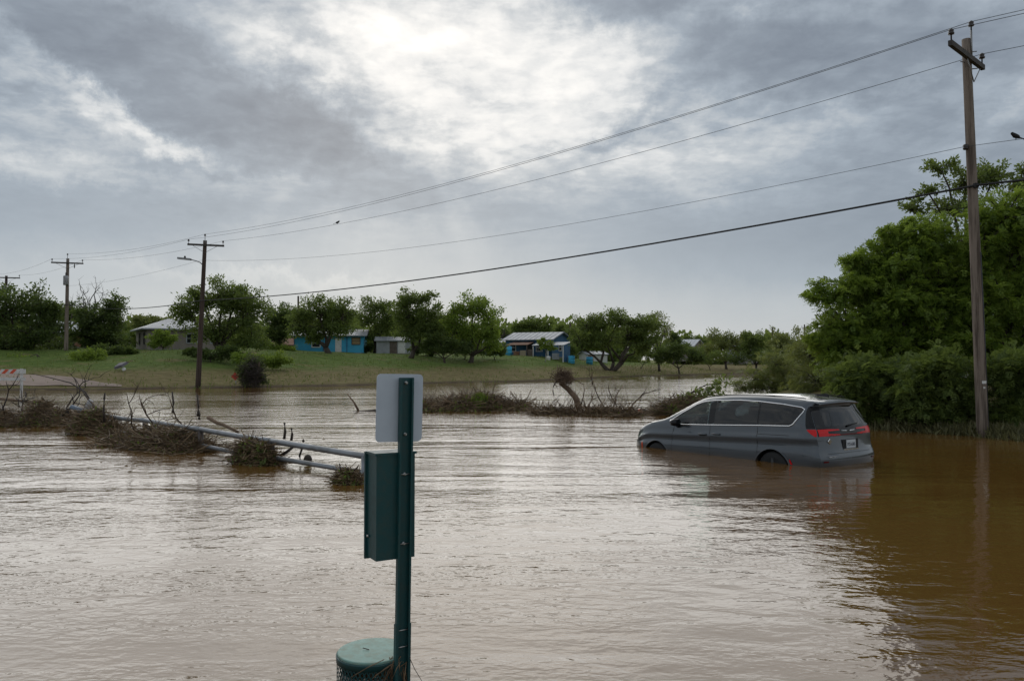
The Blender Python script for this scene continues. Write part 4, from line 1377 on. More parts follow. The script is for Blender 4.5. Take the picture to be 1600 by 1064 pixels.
def car_solid(inset=0.0):
    xs = np.concatenate([np.linspace(0 + inset, 0.3, 6)[:-1], np.linspace(0.3, 4.6, 46)[:-1], np.linspace(4.6, 5.12 - inset, 10)])
    ring = []
    for x in xs:
        s = section(x, inset)
        s[:, 1] = np.minimum(s[:, 1], 9)
        X_ = warp(np.full(len(s), x), s[:, 1])
        left = np.stack([X_, s[:, 0], s[:, 1]], -1)
        right = left[:-1][::-1].copy()
        right[:, 1] *= -1
        ring.append(np.concatenate([left, right]))
    n = len(ring[0])
    V = [tuple(p) for r_ in ring for p in r_]
    F = []
    for i in range(len(ring) - 1):
        for k in range(n):
            k2 = (k + 1) % n
            F.append((i * n + k, (i + 1) * n + k, (i + 1) * n + k2, i * n + k2))
    # tail and nose caps: rows of points from left to right
    m = (n - 1) // 2
    NC = 14
    for ri, bulge in ((0, -RB), (len(ring) - 1, 0.10)):
        rows = []
        for k in range(m):
            a, b_ = ring[ri][k], ring[ri][n - 1 - k]
            row = [ri * n + k]
            for c in range(1, NC):
                tt = c / NC
                y = a[1] + (b_[1] - a[1]) * tt
                q = abs(y) / max(abs(a[1]), 1e-6)
                V.append((a[0] + bulge * (1 - q ** 3), y, a[2]))
                row.append(len(V) - 1)
            row.append(ri * n + n - 1 - k)
            rows.append(row)
        for k in range(m - 1):
            for c in range(NC):
                f = (rows[k][c], rows[k][c + 1], rows[k + 1][c + 1], rows[k + 1][c])
                F.append(f[::-1] if ri == 0 else f)
        for c in range(NC):
            f = (rows[m - 1][c], rows[m - 1][c + 1], ri * n + m)
            F.append(f[::-1] if ri == 0 else f)
        # bottom closing edge is shared with the ring's underside
        f = tuple(rows[0])
        if ri == 0:
            low0 = rows[0]
        else:
            low1 = rows[0]
    # underside: replace the straight bottom strip of first / last station by polygons that meet the caps
    F = [f for f in F if not (len(f) == 4 and set(f) == set((0 * n + n - 1, 1 * n + n - 1, 1 * n, 0)))]
    F.append(tuple(low0) + (2 * n - 1, n))
    i = len(ring) - 2
    F = [f for f in F if not (len(f) == 4 and set(f) == set((i * n + n - 1, (i + 1) * n + n - 1, (i + 1) * n, i * n)))]
    F.append(tuple(low1)[::-1] + (i * n, i * n + n - 1))
    me = bpy.data.meshes.new('car_solid')
    me.from_pydata(V, [], F)
    bm = bmesh.new()
    bm.from_mesh(me)
    bmesh.ops.recalc_face_normals(bm, faces=bm.faces)
    bm.to_mesh(me)
    bm.free()
    return me

def prism(poly, axis, lo, hi):
    """extrude a 2-D polygon along an axis: y (side openings), x (tail), z (windscreen)"""
    n = len(poly)
    def mk(p, d):
        if axis == 'y':
            return (p[0], d, p[1])
        if axis == 'x':
            return (d, p[0], p[1])
        return (p[0], p[1], d)
    V = [mk(p, lo) for p in poly] + [mk(p, hi) for p in poly]
    F = [tuple(range(n)), tuple(range(2 * n - 1, n - 1, -1))] + [(i, (i + 1) % n, n + (i + 1) % n, n + i) for i in range(n)]
    me = bpy.data.meshes.new('prism')
    me.from_pydata(V, [], F)
    bm = bmesh.new()
    bm.from_mesh(me)
    bmesh.ops.recalc_face_normals(bm, faces=bm.faces)
    bm.to_mesh(me)
    bm.free()
    return me

def clipx(poly, lo, hi):
    def half(pl, keep, xc):
        out = []
        for i in range(len(pl)):
            a, b_ = pl[i - 1], pl[i]
            ka, kb = keep(a[0]), keep(b_[0])
            if ka != kb:
                s = (xc - a[0]) / (b_[0] - a[0])
                out.append((xc, a[1] + (b_[1] - a[1]) * s))
            if kb:
                out.append(b_)
        return out
    return half(half(poly, lambda x: x >= lo, lo), lambda x: x <= hi, hi)

def shrink(poly, d):
    cx = sum(p[0] for p in poly) / len(poly)
    cz = sum(p[1] for p in poly) / len(poly)
    out = []
    for p in poly:
        v = Vector((p[0] - cx, p[1] - cz))
        l = v.length
        out.append((cx + v.x * (1 - d / l), cz + v.y * (1 - d / l)))
    return out

DLO = [(3.80, 1.165), (3.50, 1.345), (3.13, 1.53), (2.92, 1.592), (2.66, 1.622), (1.97, 1.637), (1.50, 1.620), (0.95, 1.575), (0.55, 1.520), (0.485, 1.485), (0.50, 1.43), (0.655, 1.20), (0.73, 1.165), (1.47, 1.150), (2.59, 1.115), (3.47, 1.095), (3.72, 1.110)]
WIN_F = clipx(DLO, 2.72, 3.80)
WIN_M = clipx(DLO, 1.475, 2.56)
WIN_R = clipx(DLO, 0.40, 1.435)
HATCH = [(-0.66, 1.155), (0.66, 1.155), (0.60, 1.40), (0.54, 1.535), (-0.54, 1.535), (-0.60, 1.40)]

body_me = car_solid()
body = bpy.data.objects.new('body', body_me)
COL.objects.link(body)
cutters = [car_solid(0.055)]
for pl in (WIN_F, WIN_M, WIN_R):
    cutters.append(prism(shrink(pl, 0.02), 'y', -1.4, 1.4))
cutters.append(prism([(-0.62, 1.17), (0.62, 1.17), (0.55, 1.40), (0.50, 1.52), (-0.50, 1.52), (-0.55, 1.40)], 'x', -0.3, 0.75))
cutters.append(prism([(3.16, -0.55), (3.16, 0.55), (3.92, 0.70), (3.92, -0.70)], 'z', 1.12, 2.0))
for wx in (1.12, 4.21):
    ring_ = [(wx + 0.4053 * math.cos(a), 0.3007 + 0.4053 * math.sin(a)) for a in np.linspace(0.031, 2 * math.pi + 0.031, 40, endpoint=False)]
    cutters.append(prism(ring_, 'y', 0.703, 1.313))
    cutters.append(prism(ring_, 'y', -1.313, -0.703))
def mesh_state(me):
    bm_ = bmesh.new()
    bm_.from_mesh(me)
    v = bm_.calc_volume()
    nm_ = sum(1 for e in bm_.edges if not e.is_manifold)
    ym = max(abs(q.co.y) for q in bm_.verts)
    bm_.free()
    return v, nm_, ym
vol = mesh_state(body.data)[0]
for me in cutters:
    # an exact cut now and then goes wrong: check the result and try again with a slightly shifted cutter
    best = None
    for attempt in range(8):
        co = bpy.data.objects.new('cutter', me)
        co.location = (0.0011 * attempt, 0.0007 * attempt, 0.0009 * attempt)
        COL.objects.link(co)
        md = body.modifiers.new('cut', 'BOOLEAN')
        md.operation = 'DIFFERENCE'
        md.solver = 'EXACT'
        md.object = co
        bpy.context.view_layer.update()
        dg = bpy.context.evaluated_depsgraph_get()
        nm = bpy.data.meshes.new_from_object(body.evaluated_get(dg))
        body.modifiers.clear()
        bpy.data.objects.remove(co)
        v_, bad, ym = mesh_state(nm)
        if ym < 1.1 and 0 < v_ < vol:
            best = nm
            if bad == 0:
                break
    if best is not None:
        body.data = best
        vol = mesh_state(best)[0]
body_me = body.data
body_me.materials.clear()
body_me.materials.append(PAINT)
body_me.polygons.foreach_set('use_smooth', [True] * len(body_me.polygons))
bm = bmesh.new()
bm.from_mesh(body_me)
bmesh.ops.remove_doubles(bm, verts=bm.verts, dist=0.0004)
for e in bm.edges:
    if len(e.link_faces) == 2 and e.calc_face_angle(0) > R(32):
        e.smooth = False
bm.to_mesh(body_me)
bm.free()

fx, fy = -math.sin(VAN_H), math.cos(VAN_H)
lx, ly = -math.cos(VAN_H), -math.sin(VAN_H)
VM = Matrix(((fx, lx, 0, VAN_X), (fy, ly, 0, VAN_Y), (VAN_PT, 0, 1, -VAN_W - VAN_PT * 1.12), (0, 0, 0, 1)))
van = bpy.data.objects.new('minivan', None)
COL.objects.link(van)
pit = math.atan(VAN_PT)
van.location = (VAN_X, VAN_Y, -VAN_W - VAN_PT * 1.12)
van.rotation_mode = 'XYZ'
van.rotation_euler = (0, -pit, R(90) + VAN_H)
tag(van, 'dark grey minivan stranded in the flood with water to its wheel arches', 'minivan')
body.parent = van

def vpart(name, mb, mat, parent=None, label=None):
    o = mb.build(name, mat, parent or van)
    if label:
        o['label'] = label
    return o

def side_panel(poly, sgn=1, off_=0.005, nz=10, nxx=14):
    """convex side-view outline laid on the body side"""
    zs = [p[1] for p in poly]
    z0, z1 = min(zs) + 1e-4, max(zs) - 1e-4
    vs, fs = [], []
    for i in range(nz + 1):
        z = z0 + (z1 - z0) * i / nz
        xs = []
        for k in range(len(poly)):
            a, b_ = poly[k - 1], poly[k]
            if (a[1] - z) * (b_[1] - z) <= 0 and a[1] != b_[1]:
                xs.append(a[0] + (b_[0] - a[0]) * (z - a[1]) / (b_[1] - a[1]))
        x0, x1 = min(xs), max(xs)
        for j in range(nxx + 1):
            x = x0 + (x1 - x0) * j / nxx
            vs.append((x, sgn * (Wside(x, z) + off_), z))
    w = nxx + 1
    for i in range(nz):
        for j in range(nxx):
            f = (i * w + j, i * w + j + 1, (i + 1) * w + j + 1, (i + 1) * w + j)
            fs.append(f if sgn < 0 else f[::-1])
    return MB().add(vs, fs, True)

def side_line(pts, r, sgn=1, off_=0.004, closed=False, sides=6, step=0.06):
    P_ = []
    n = len(pts)
    for i in range(n if closed else n - 1):
        a, b_ = pts[i], pts[(i + 1) % n]
        k = max(1, int(math.dist(a, b_) / step))
        for j in range(k):
            s = j / k
            x, z = a[0] + (b_[0] - a[0]) * s, a[1] + (b_[1] - a[1]) * s
            P_.append((x, sgn * (Wside(x, z) + off_), z))
    a = pts[0] if closed else pts[-1]
    P_.append((a[0], sgn * (Wside(*a) + off_), a[1]))
    return MB().tube(P_, r, sides, caps=not closed)

def rear_panel(ylo, yhi, zlo, zhi, off_=0.006, ny=20, nz=6, edge=None):
    vs, fs = [], []
    for i in range(nz + 1):
        s = i / nz
        for j in range(ny + 1):
            q = j / ny
            y0 = ylo(s) if callable(ylo) else ylo
            y1 = yhi(s) if callable(yhi) else yhi
            y = y0 + (y1 - y0) * q
            za = zlo(y) if callable(zlo) else zlo
            zb_ = zhi(y) if callable(zhi) else zhi
            z = za + (zb_ - za) * s
            vs.append((Xrear(y, z) - off_, y, z))
    w = ny + 1
    for i in range(nz):
        for j in range(ny):
            fs.append((i * w + j, (i + 1) * w + j, (i + 1) * w + j + 1, i * w + j + 1))
    return MB().add(vs, fs, True)

for sg in (1, -1):
    vpart('side_window', side_panel(WIN_F, sg), GLASS_F, label='clear front door window' if sg > 0 else None)
    vpart('side_window', side_panel(WIN_M, sg), GLASS_P)
    vpart('side_window', side_panel(WIN_R, sg), GLASS_P)
    vpart('pillar_trim', side_panel(clipx(DLO, 2.565, 2.715), sg, 0.004, 10, 3), GLOSSBLK)
    vpart('pillar_trim', side_panel(clipx(DLO, 1.437, 1.473), sg, 0.004, 10, 2), GLOSSBLK)
    vpart('chrome_surround', side_line(DLO, 0.0135, sg, 0.004, True), CHROME)
    for pts in ([(2.655, 0.30), (2.655, 0.80), (2.655, 1.10)], [(1.455, 0.30), (1.455, 1.12)], [(3.74, 0.42), (3.72, 0.80), (3.66, 1.09)]):
        vpart('door_gap', side_line(pts, 0.006, sg, -0.002, False, 5), BLACK_R)
    vpart('slide_rail', side_line([(0.72, 0.985), (1.44, 0.985)], 0.006, sg, -0.002), BLACK_R)
    for hx, hz_ in ((2.83, 0.915), (2.47, 0.935)):
        w = Wside(hx, hz_)
        mb = MB()
        mb.tube([(hx - 0.11, sg * (w + 0.004), hz_), (hx - 0.08, sg * (w + 0.035), hz_ + 0.002), (hx + 0.08, sg * (w + 0.035), hz_ + 0.004), (hx + 0.11, sg * (w + 0.004), hz_ + 0.004)], [0.010, 0.017, 0.017, 0.010], 8)
        vpart('door_handle', mb, PAINT)
        mb = MB()
        mb.box((hx, sg * (w - 0.001), hz_ - 0.012), (0.17, 0.012, 0.04))
        vpart('handle_recess', mb, BLACK_R)
    # mirror
    mb = MB()
    M3 = Matrix.Rotation(R(-12) * sg, 3, 'Z')
    prof = []
    cxm = Vector((3.50, sg * 1.115, 1.145))
    vs, fs = [], []
    for i, (dxm, sc_) in enumerate(((-0.07, 0.92), (-0.055, 1.0), (0.02, 0.96), (0.07, 0.74), (0.095, 0.35))):
        for k in range(14):
            a = 2 * math.pi * k / 14
            yy = 0.115 * sc_ * math.copysign(abs(math.cos(a)) ** 0.6, math.cos(a))
            zz = 0.075 * sc_ * math.copysign(abs(math.sin(a)) ** 0.6, math.sin(a))
            vs.append(cxm + M3 @ Vector((dxm, yy, zz)))
    for i in range(4):
        for k in range(14):
            k2 = (k + 1) % 14
            fs.append((i * 14 + k, i * 14 + k2, (i + 1) * 14 + k2, (i + 1) * 14 + k))
    fs.append(tuple(range(13, -1, -1)))
    fs.append(tuple(4 * 14 + k for k in range(14)))
    mb.add(vs, fs, True)
    mi = vpart('wing_mirror', mb, GLOSSBLK)
    mb = MB()
    mb.tube([(3.52, sg * 1.06, 1.10), (3.55, sg * 0.96, 1.06)], [0.035, 0.045], 8)
    vpart('mirror_stalk', mb, GLOSSBLK, mi)
    mb = MB()
    mb.tube([(3.60, sg * 1.06, 1.175), (3.585, sg * 1.14, 1.185), (3.55, sg * 1.21, 1.17)], [0.022, 0.026, 0.018], 8)
    vpart('mirror_cap', mb, CHROME, mi)
    # wheels and dark arch liners
    for wx in (1.12, 4.21):
        T_ = MB()
        Mw = Matrix.Rotation(R(90), 3, 'X')
        T_.lathe((wx, sg * 0.86, 0.310), [(0.20, -0.10), (0.32, -0.11), (0.352, -0.075), (0.352, 0.075), (0.32, 0.11), (0.235, 0.105), (0.225, 0.09)], 32, Mw)
        wh = vpart('wheel', T_, BLACK_R)
        mb = MB()
        mb.lathe((wx, sg * 0.86, 0.310), [(0.228, -0.06), (0.232, 0.06), (0.228, 0.095 if sg < 0 else -0.095)], 32, Mw)
        rim = vpart('rim', mb, RIM, wh)
        mb = MB()
        for k in range(5):
            a = 2 * math.pi * k / 5 + 0.3
            mb.tube([(wx + 0.05 * math.cos(a), sg * 0.955, 0.310 + 0.05 * math.sin(a)), (wx + 0.22 * math.cos(a), sg * 0.96, 0.310 + 0.22 * math.sin(a))], [0.04, 0.028], 6)
        vpart('spokes', mb, RIM, wh)
        mb = MB()
        vs, fs = [], []
        A_ = np.linspace(0, 2 * math.pi, 41)
        for y in (0.60, 0.955):
            for a in A_[:-1]:
                vs.append((wx + 0.412 * math.cos(a), sg * y, 0.300 + 0.412 * math.sin(a)))
        for k in range(40):
            fs.append((k, (k + 1) % 40, 40 + (k + 1) % 40, 40 + k))
        fs.append(tuple(range(40)))
        vpart('arch_liner', mb.add(vs, fs, True), BLACK_R)
        # rolled lip of the arch
        mb = MB()
        P_ = []
        for a in np.linspace(R(-5), R(185), 30):
            x, z = wx + 0.412 * math.cos(a), 0.300 + 0.412 * math.sin(a)
            P_.append((x, sg * (Wside(x, z) + 0.002), z))
        vpart('arch_lip', mb.tube(P_, 0.011, 6), PAINT)
    # red / amber side markers beside the arches
    vpart('side_marker', side_panel([(0.655, 0.44), (0.70, 0.44), (0.735, 0.53), (0.705, 0.54)], sg, 0.006, 4, 4), LAMP_RED)
    vpart('side_marker', side_panel([(4.655, 0.54), (4.71, 0.54), (4.70, 0.67), (4.655, 0.66)], sg, 0.006, 4, 4), ORANGE_P)
    vpart('head_lamp', side_panel([(4.62, 0.90), (4.98, 0.80), (5.02, 0.72), (4.80, 0.78)], sg, 0.006, 5, 8), GLASS_F)
    # black D-pillar wedge that carries the tail glass round the corner
    wedge = [(float(xr(1.13)) + RB + 0.012, 1.13), (0.40, 1.14), (0.395, 1.20), (0.42, 1.36), (0.445, 1.50), (float(xr(1.50)) + RB + 0.012, 1.50), (float(xr(1.32)) + RB + 0.012, 1.32)]
    vs, fs = [], []
    for i in range(11):
        z = 1.125 + (1.53 - 1.125) * i / 10
        x0 = float(xr(z)) + RB + 0.004
        x1 = x0 + float(np.interp(z, [1.12, 1.18, 1.35, 1.53], [0.16, 0.155, 0.10, 0.03]))
        for j in range(5):
            x = x0 + (x1 - x0) * j / 4
            vs.append((x, sg * (Wside(x, z) + 0.005), z))
    for i in range(10):
        for j in range(4):
            fs.append((i * 5 + j, i * 5 + j + 1, (i + 1) * 5 + j + 1, (i + 1) * 5 + j))
    vpart('corner_glass', MB().add(vs, fs, True), GLOSSBLK)
    # tail lamp: part on the side, blade on the tail
    vs, fs = [], []
    for i in range(7):
        z = 0.985 + (1.115 - 0.985) * i / 6
        x0 = float(xr(z)) + RB + 0.003
        x1 = x0 + float(np.interp(z, [0.985, 1.04, 1.09, 1.115], [0.03, 0.11, 0.15, 0.155]))
        for j in range(5):
            x = x0 + (x1 - x0) * j / 4
            vs.append((x, sg * (Wside(x, z) + 0.012), z))
    for i in range(6):
        for j in range(4):
            fs.append((i * 5 + j, i * 5 + j + 1, (i + 1) * 5 + j + 1, (i + 1) * 5 + j))
    tl = vpart('tail_lamp', MB().add(vs, fs, True), LAMP_RED)
    wl_ = lambda z: Wside(float(xr(z)) + RB, z) - 0.004
    y1_, y0_ = sg * (wl_(1.05) - 0.004), sg * 0.62
    vpart('lamp_blade', rear_panel(min(y0_, y1_), max(y0_, y1_), 0.985, lambda y: 1.115 - 0.0 * abs(y), 0.014, 12, 4), LAMP_RED, tl)
    ya, yb = sg * 0.62, sg * 0.28
    vpart('lamp_blade', rear_panel(min(ya, yb), max(ya, yb), lambda y: 1.075 + 0.02 * (0.62 - abs(y)), lambda y: 1.115 - 0.04 * (0.62 - abs(y)), 0.013, 8, 3), LAMP_RED, tl)
    vpart('lamp_blade', rear_panel(min(ya, yb), max(ya, yb), 0.985, lambda y: 1.03 - 0.05 * (0.62 - abs(y)), 0.013, 8, 3), LAMP_RED, tl)

vpart('light_bar', rear_panel(-0.62, 0.62, 0.975, 1.125, 0.008, 24, 4), GLOSSBLK)
vpart('light_strip', rear_panel(-0.60, 0.60, 0.985, 1.008, 0.013, 24, 2), LAMP_DARK)
vpart('rear_window', rear_panel(lambda s: -0.80 + 0.09 * s, lambda s: 0.80 - 0.09 * s, 1.128, lambda y: 1.545 - 0.03 * abs(y), 0.007, 24, 10), GLASS_P)
for sg in (1, -1):
    vpart('window_border', rear_panel(lambda s, sg=sg: (0.64 - 0.10 * s) if sg > 0 else -(0.86 - 0.10 * s), lambda s, sg=sg: (0.86 - 0.10 * s) if sg > 0 else -(0.64 - 0.10 * s), 1.127, 1.54, 0.010, 6, 10), GLOSSBLK)
vpart('window_border', rear_panel(-0.86, 0.86, 1.120, 1.165, 0.0105, 20, 2), GLOSSBLK)
# spoiler lip
mb = MB()
vs, fs = [], []
yy = np.linspace(-0.66, 0.66, 25)
for y in yy:
    q = abs(y) / 0.66
    x0 = 0.165 + 0.10 * q ** 3
    vs += [(x0 + 0.22, y, 1.655 - 0.02 * q ** 2), (x0, y, 1.618 - 0.035 * q ** 2), (x0 + 0.004, y, 1.588 - 0.035 * q ** 2), (x0 + 0.20, y, 1.575 - 0.035 * q ** 2)]
for i in range(24):
    for k in range(3):
        fs.append((i * 4 + k, i * 4 + k + 1, (i + 1) * 4 + k + 1, (i + 1) * 4 + k))
fs += [(0, 1, 2, 3), (99, 98, 97, 96)]
vpart('spoiler', mb.add(vs, fs, True), PAINT)
# plate, badge, lettering, emblem wings, handle recess, wiper
zr = 0.815
yp = -0.02
xp = Xrear(yp, zr)
mb = MB()
mb.box((xp + 0.005, yp, 0.80), (0.03, 0.52, 0.20))
vpart('plate_recess', mb, BLACK_R)
mb = MB()
mb.box((xp - 0.02, yp, zr), (0.012, 0.305, 0.152))
plate = vpart('licence_plate', mb, PLATE_M)

def lettering(text, name, mat, h, origin, M3, parent, width=None):
    cu = bpy.data.curves.new(name, 'FONT')
    cu.body = text
    cu.size = h / 0.7
    cu.align_x = 'CENTER'
    cu.align_y = 'CENTER'
    cu.extrude = 0.002
    ob = bpy.data.objects.new(name, cu)
    COL.objects.link(ob)
    bpy.context.view_layer.update()
    me = bpy.data.meshes.new_from_object(ob.evaluated_get(bpy.context.evaluated_depsgraph_get()))
    bpy.data.objects.remove(ob)
    w_ = max(v.co.x for v in me.vertices) - min(v.co.x for v in me.vertices)
    k = width / w_ if width else 1.0
    for v in me.vertices:
        v.co = Vector(origin) + M3 @ Vector((v.co.x * k, v.co.y, v.co.z))
    return link(name, me, mat, parent)
# text reads from behind the van: its right is -y, up is +z, towards the viewer is -x
MT = Matrix((Vector((0, -1, 0)), Vector((0, 0, 1)), Vector((-1, 0, 0)))).transposed()
lettering('PZS 6585', 'plate_number', INK, 0.062, (xp - 0.0275, yp, zr - 0.012), MT, plate, 0.25)
mb = MB()
mb.box((xp - 0.012, yp, 0.712), (0.03, 0.50, 0.022))
vpart('handle_trim', mb, CHROME)
xt = Xrear(0.56, 0.60)
lettering('PACIFICA', 'model_lettering', CHROME, 0.032, (xt - 0.006, 0.58, 0.60), MT, van, 0.27)
bx0 = Xrear(0.60, 0.875)
mb = MB()
mb.add([(bx0 - 0.012, 0.66, 0.885), (bx0 - 0.012, 0.60, 0.93), (bx0 - 0.012, 0.54, 0.885), (bx0 - 0.012, 0.60, 0.835), (bx0 - 0.004, 0.67, 0.885), (bx0 - 0.004, 0.60, 0.94), (bx0 - 0.004, 0.53, 0.885), (bx0 - 0.004, 0.60, 0.825)],
       [(0, 1, 2, 3), (0, 4, 5, 1), (1, 5, 6, 2), (2, 6, 7, 3), (3, 7, 4, 0)])
vpart('tail_badge', mb, CHROME)
for s in (-1, 1):
    mb = MB()
    P_ = [(Xrear(s * a, 1.06) - 0.018, s * a, 1.062 + 0.004 * k) for k, a in enumerate((0.03, 0.10, 0.18, 0.25))]
    vpart('emblem_wing', mb.tube(P_, [0.012, 0.011, 0.008, 0.003], 6), CHROME)
mb = MB()
mb.tube([(Xrear(0, 1.15) - 0.03, 0.0, 1.15), (Xrear(-0.2, 1.18) - 0.025, -0.22, 1.175), (Xrear(-0.4, 1.2) - 0.02, -0.42, 1.19)], [0.02, 0.012, 0.008], 6)
vpart('rear_wiper', mb, BLACK_R)
# reflectors and sensors low on the bumper
for y in (-0.78, 0.78):
    vpart('bumper_reflector', rear_panel(y - 0.06, y + 0.06, 0.50, 0.53, 0.008, 4, 1), LAMP_DARK)
vpart('bumper_seam', rear_panel(-0.70, 0.70, 0.655, 0.661, 0.004, 24, 1), BLACK_R)
# windscreen
vs, fs = [], []
for i in range(11):
    x = 3.10 + (3.98 - 3.10) * i / 10
    hw = 0.60 + 0.16 * i / 10
    for j in range(13):
        y = -hw + 2 * hw * j / 12
        vs.append((x, y, Ztop(x, y) + 0.006))
for i in range(10):
    for j in range(12):
        fs.append((i * 13 + j, (i + 1) * 13 + j, (i + 1) * 13 + j + 1, i * 13 + j + 1))
vpart('windscreen', MB().add(vs, fs, True), GLASS_F)
# roof: antenna fin, side channels
mb = MB()
vs = []
for x, z, w in ((0.50, 0.0, 0.035), (0.50, 0.055, 0.012), (0.56, 0.065, 0.010), (0.78, 0.012, 0.022), (0.78, 0.0, 0.03)):
    vs += [(x, w, 1.70 + z + (x - 0.5) * 0.06), (x, -w, 1.70 + z + (x - 0.5) * 0.06)]
mb.add(vs, [(0, 1, 3, 2), (2, 3, 5, 4), (4, 5, 7, 6), (6, 7, 9, 8), (0, 2, 4, 6, 8), (9, 7, 5, 3, 1)])
vpart('antenna_fin', mb, BLACK_R)
for sg in (1, -1):
    mb = MB()
    P_ = [(x, sg * 0.655, Ztop(x, 0.655) + 0.006) for x in np.linspace(0.55, 3.0, 24)]
    vpart('roof_channel', mb.tube(P_, 0.010, 5), BLACK_R)
# interior
mb = MB()
mb.box((2.3, 0, 0.42), (3.8, 1.7, 0.06))
vpart('cabin_floor', mb, SEAT_M)
for sx, ys in ((2.95, (-0.42, 0.42)), (1.95, (-0.45, 0.45)), (1.05, (-0.3, 0.3))):
    for y in ys:
        mb = MB()
        mb.box((sx, y, 0.66), (0.52, 0.5, 0.18))
        mb.box((sx - 0.30, y, 0.98), (0.14, 0.48, 0.62), M=Matrix.Rotation(R(-12), 3, 'Y'))
        mb.box((sx - 0.38, y, 1.37), (0.10, 0.26, 0.17), M=Matrix.Rotation(R(-12), 3, 'Y'))
        vpart('seat', mb, SEAT_M)
mb = MB()
mb.box((3.72, 0, 0.90), (0.42, 1.6, 0.24), M=Matrix.Rotation(R(12), 3, 'Y'))
vpart('dashboard', mb, SEAT_M)
mb = MB()
cst = Vector((3.42, 0.42, 1.08))
Ms = Matrix.Rotation(R(-62), 3, 'Y')
mb.tube([cst + Ms @ Vector((0.19 * math.cos(a), 0.19 * math.sin(a), 0)) for a in np.linspace(0, 2 * math.pi, 25)], 0.016, 6, caps=False)
mb.tube([cst + Ms @ Vector((-0.19, 0, 0)), cst + Ms @ Vector((0.19, 0, 0))], 0.02, 6)
mb.tube([cst, cst + Vector((0.28, 0, -0.12))], 0.03, 6)
vpart('steering_wheel', mb, BLACK_R)

# ------------------------------------------------------------------ pipe guard rail and flood debris
def tangle(n, fn, rng, L_=(0.3, 1.1), r=(0.004, 0.012), flat=0.35, bend=0.25):
    """n thin bent twigs; fn(rng) gives a start point"""
    V, F = [], []
    for i in range(n):
        p = np.array(fn(rng))
        d = rng.normal(size=3)
        d[2] *= flat
        d /= np.linalg.norm(d)
        ln = rng.uniform(*L_)
        rr = rng.uniform(*r)
        d2 = d + rng.normal(size=3) * bend
        pts = [p - d * ln * 0.5, p, p + d2 * ln * 0.5]
        pts[2][2] = max(pts[2][2], -0.05)
        ref = np.array([0, 0, 1.0]) if abs(d[2]) < 0.9 else np.array([1.0, 0, 0])
        a = np.cross(d, ref)
        a /= np.linalg.norm(a)
        b_ = np.cross(d, a)
        o = len(V)
        for k, q in enumerate(pts):
            rk = rr * (1.0, 0.85, 0.35)[k]
            for s in range(3):
                th = s * 2.0944
                V.append(q + (a * math.cos(th) + b_ * math.sin(th)) * rk)
        for k in range(2):
            for s in range(3):
                s2 = (s + 1) % 3
                F.append((o + k * 3 + s, o + k * 3 + s2, o + k * 3 + 3 + s2, o + k * 3 + 3 + s))
    V, F = np.array(V), np.array(F)
    return quads_mesh('twigs', V, F, np.repeat(rng.uniform(0, 1, n), 6))

def mound(a, b_, w, h, rng_pow=1.4):
    """start points in a long mound from a to b, width w, height h"""
    a, b_ = Vector(a), Vector(b_)
    d = (b_ - a)
    nrm = Vector((-d.y, d.x, 0)).normalized()
    def fn(rng):
        s = rng.uniform(0, 1)
        u_ = s * d.length
        env = (0.50 + 0.5 * math.sin(math.pi * min(max(s, 0.02), 0.98))) * max(0.25, 0.62 + 0.30 * math.sin(u_ * 2.3 + a.x) + 0.26 * math.sin(u_ * 5.1 + 2 * a.y) + 0.2 * math.sin(u_ * 11.0))
        q = rng.normal() * 0.5
        z = h * env * max(0.0, 1 - q * q * 0.5) * rng.uniform(0, 1) ** (1 / rng_pow) * 0.92
        p = a + d * s + nrm * q * w * 0.5
        return (p.x, p.y, a.z + (b_.z - a.z) * s + z - 0.04)
    return fn

def branch_mb(pts, r0, r1, sides=7):
    mb = MB()
    n = len(pts)
    mb.tube(pts, [r0 + (r1 - r0) * i / (n - 1) for i in range(n)], sides)
    return mb

def twig_tree(rng, p, d, ln, r, lev=0, mb=None, maxlev=3):
    mb = mb or MB()
    pts = [Vector(p)]
    q = Vector(p)
    dd = Vector(d).normalized()
    for k in range(4):
        dd = (dd + Vector(rng.normal(size=3)) * 0.25).normalized()
        q = q + dd * ln / 4
        pts.append(q.copy())
    mb.tube(pts, [r, r * 0.85, r * 0.7, r * 0.55, r * 0.3], 5)
    if lev < maxlev:
        for k in range(3):
            nd = dd + Vector(rng.normal(size=3)) * 0.8
            twig_tree(rng, pts[int(rng.integers(1, 5))], nd, ln * rng.uniform(0.4, 0.7), r * 0.55, lev + 1, mb, maxlev)
    return mb

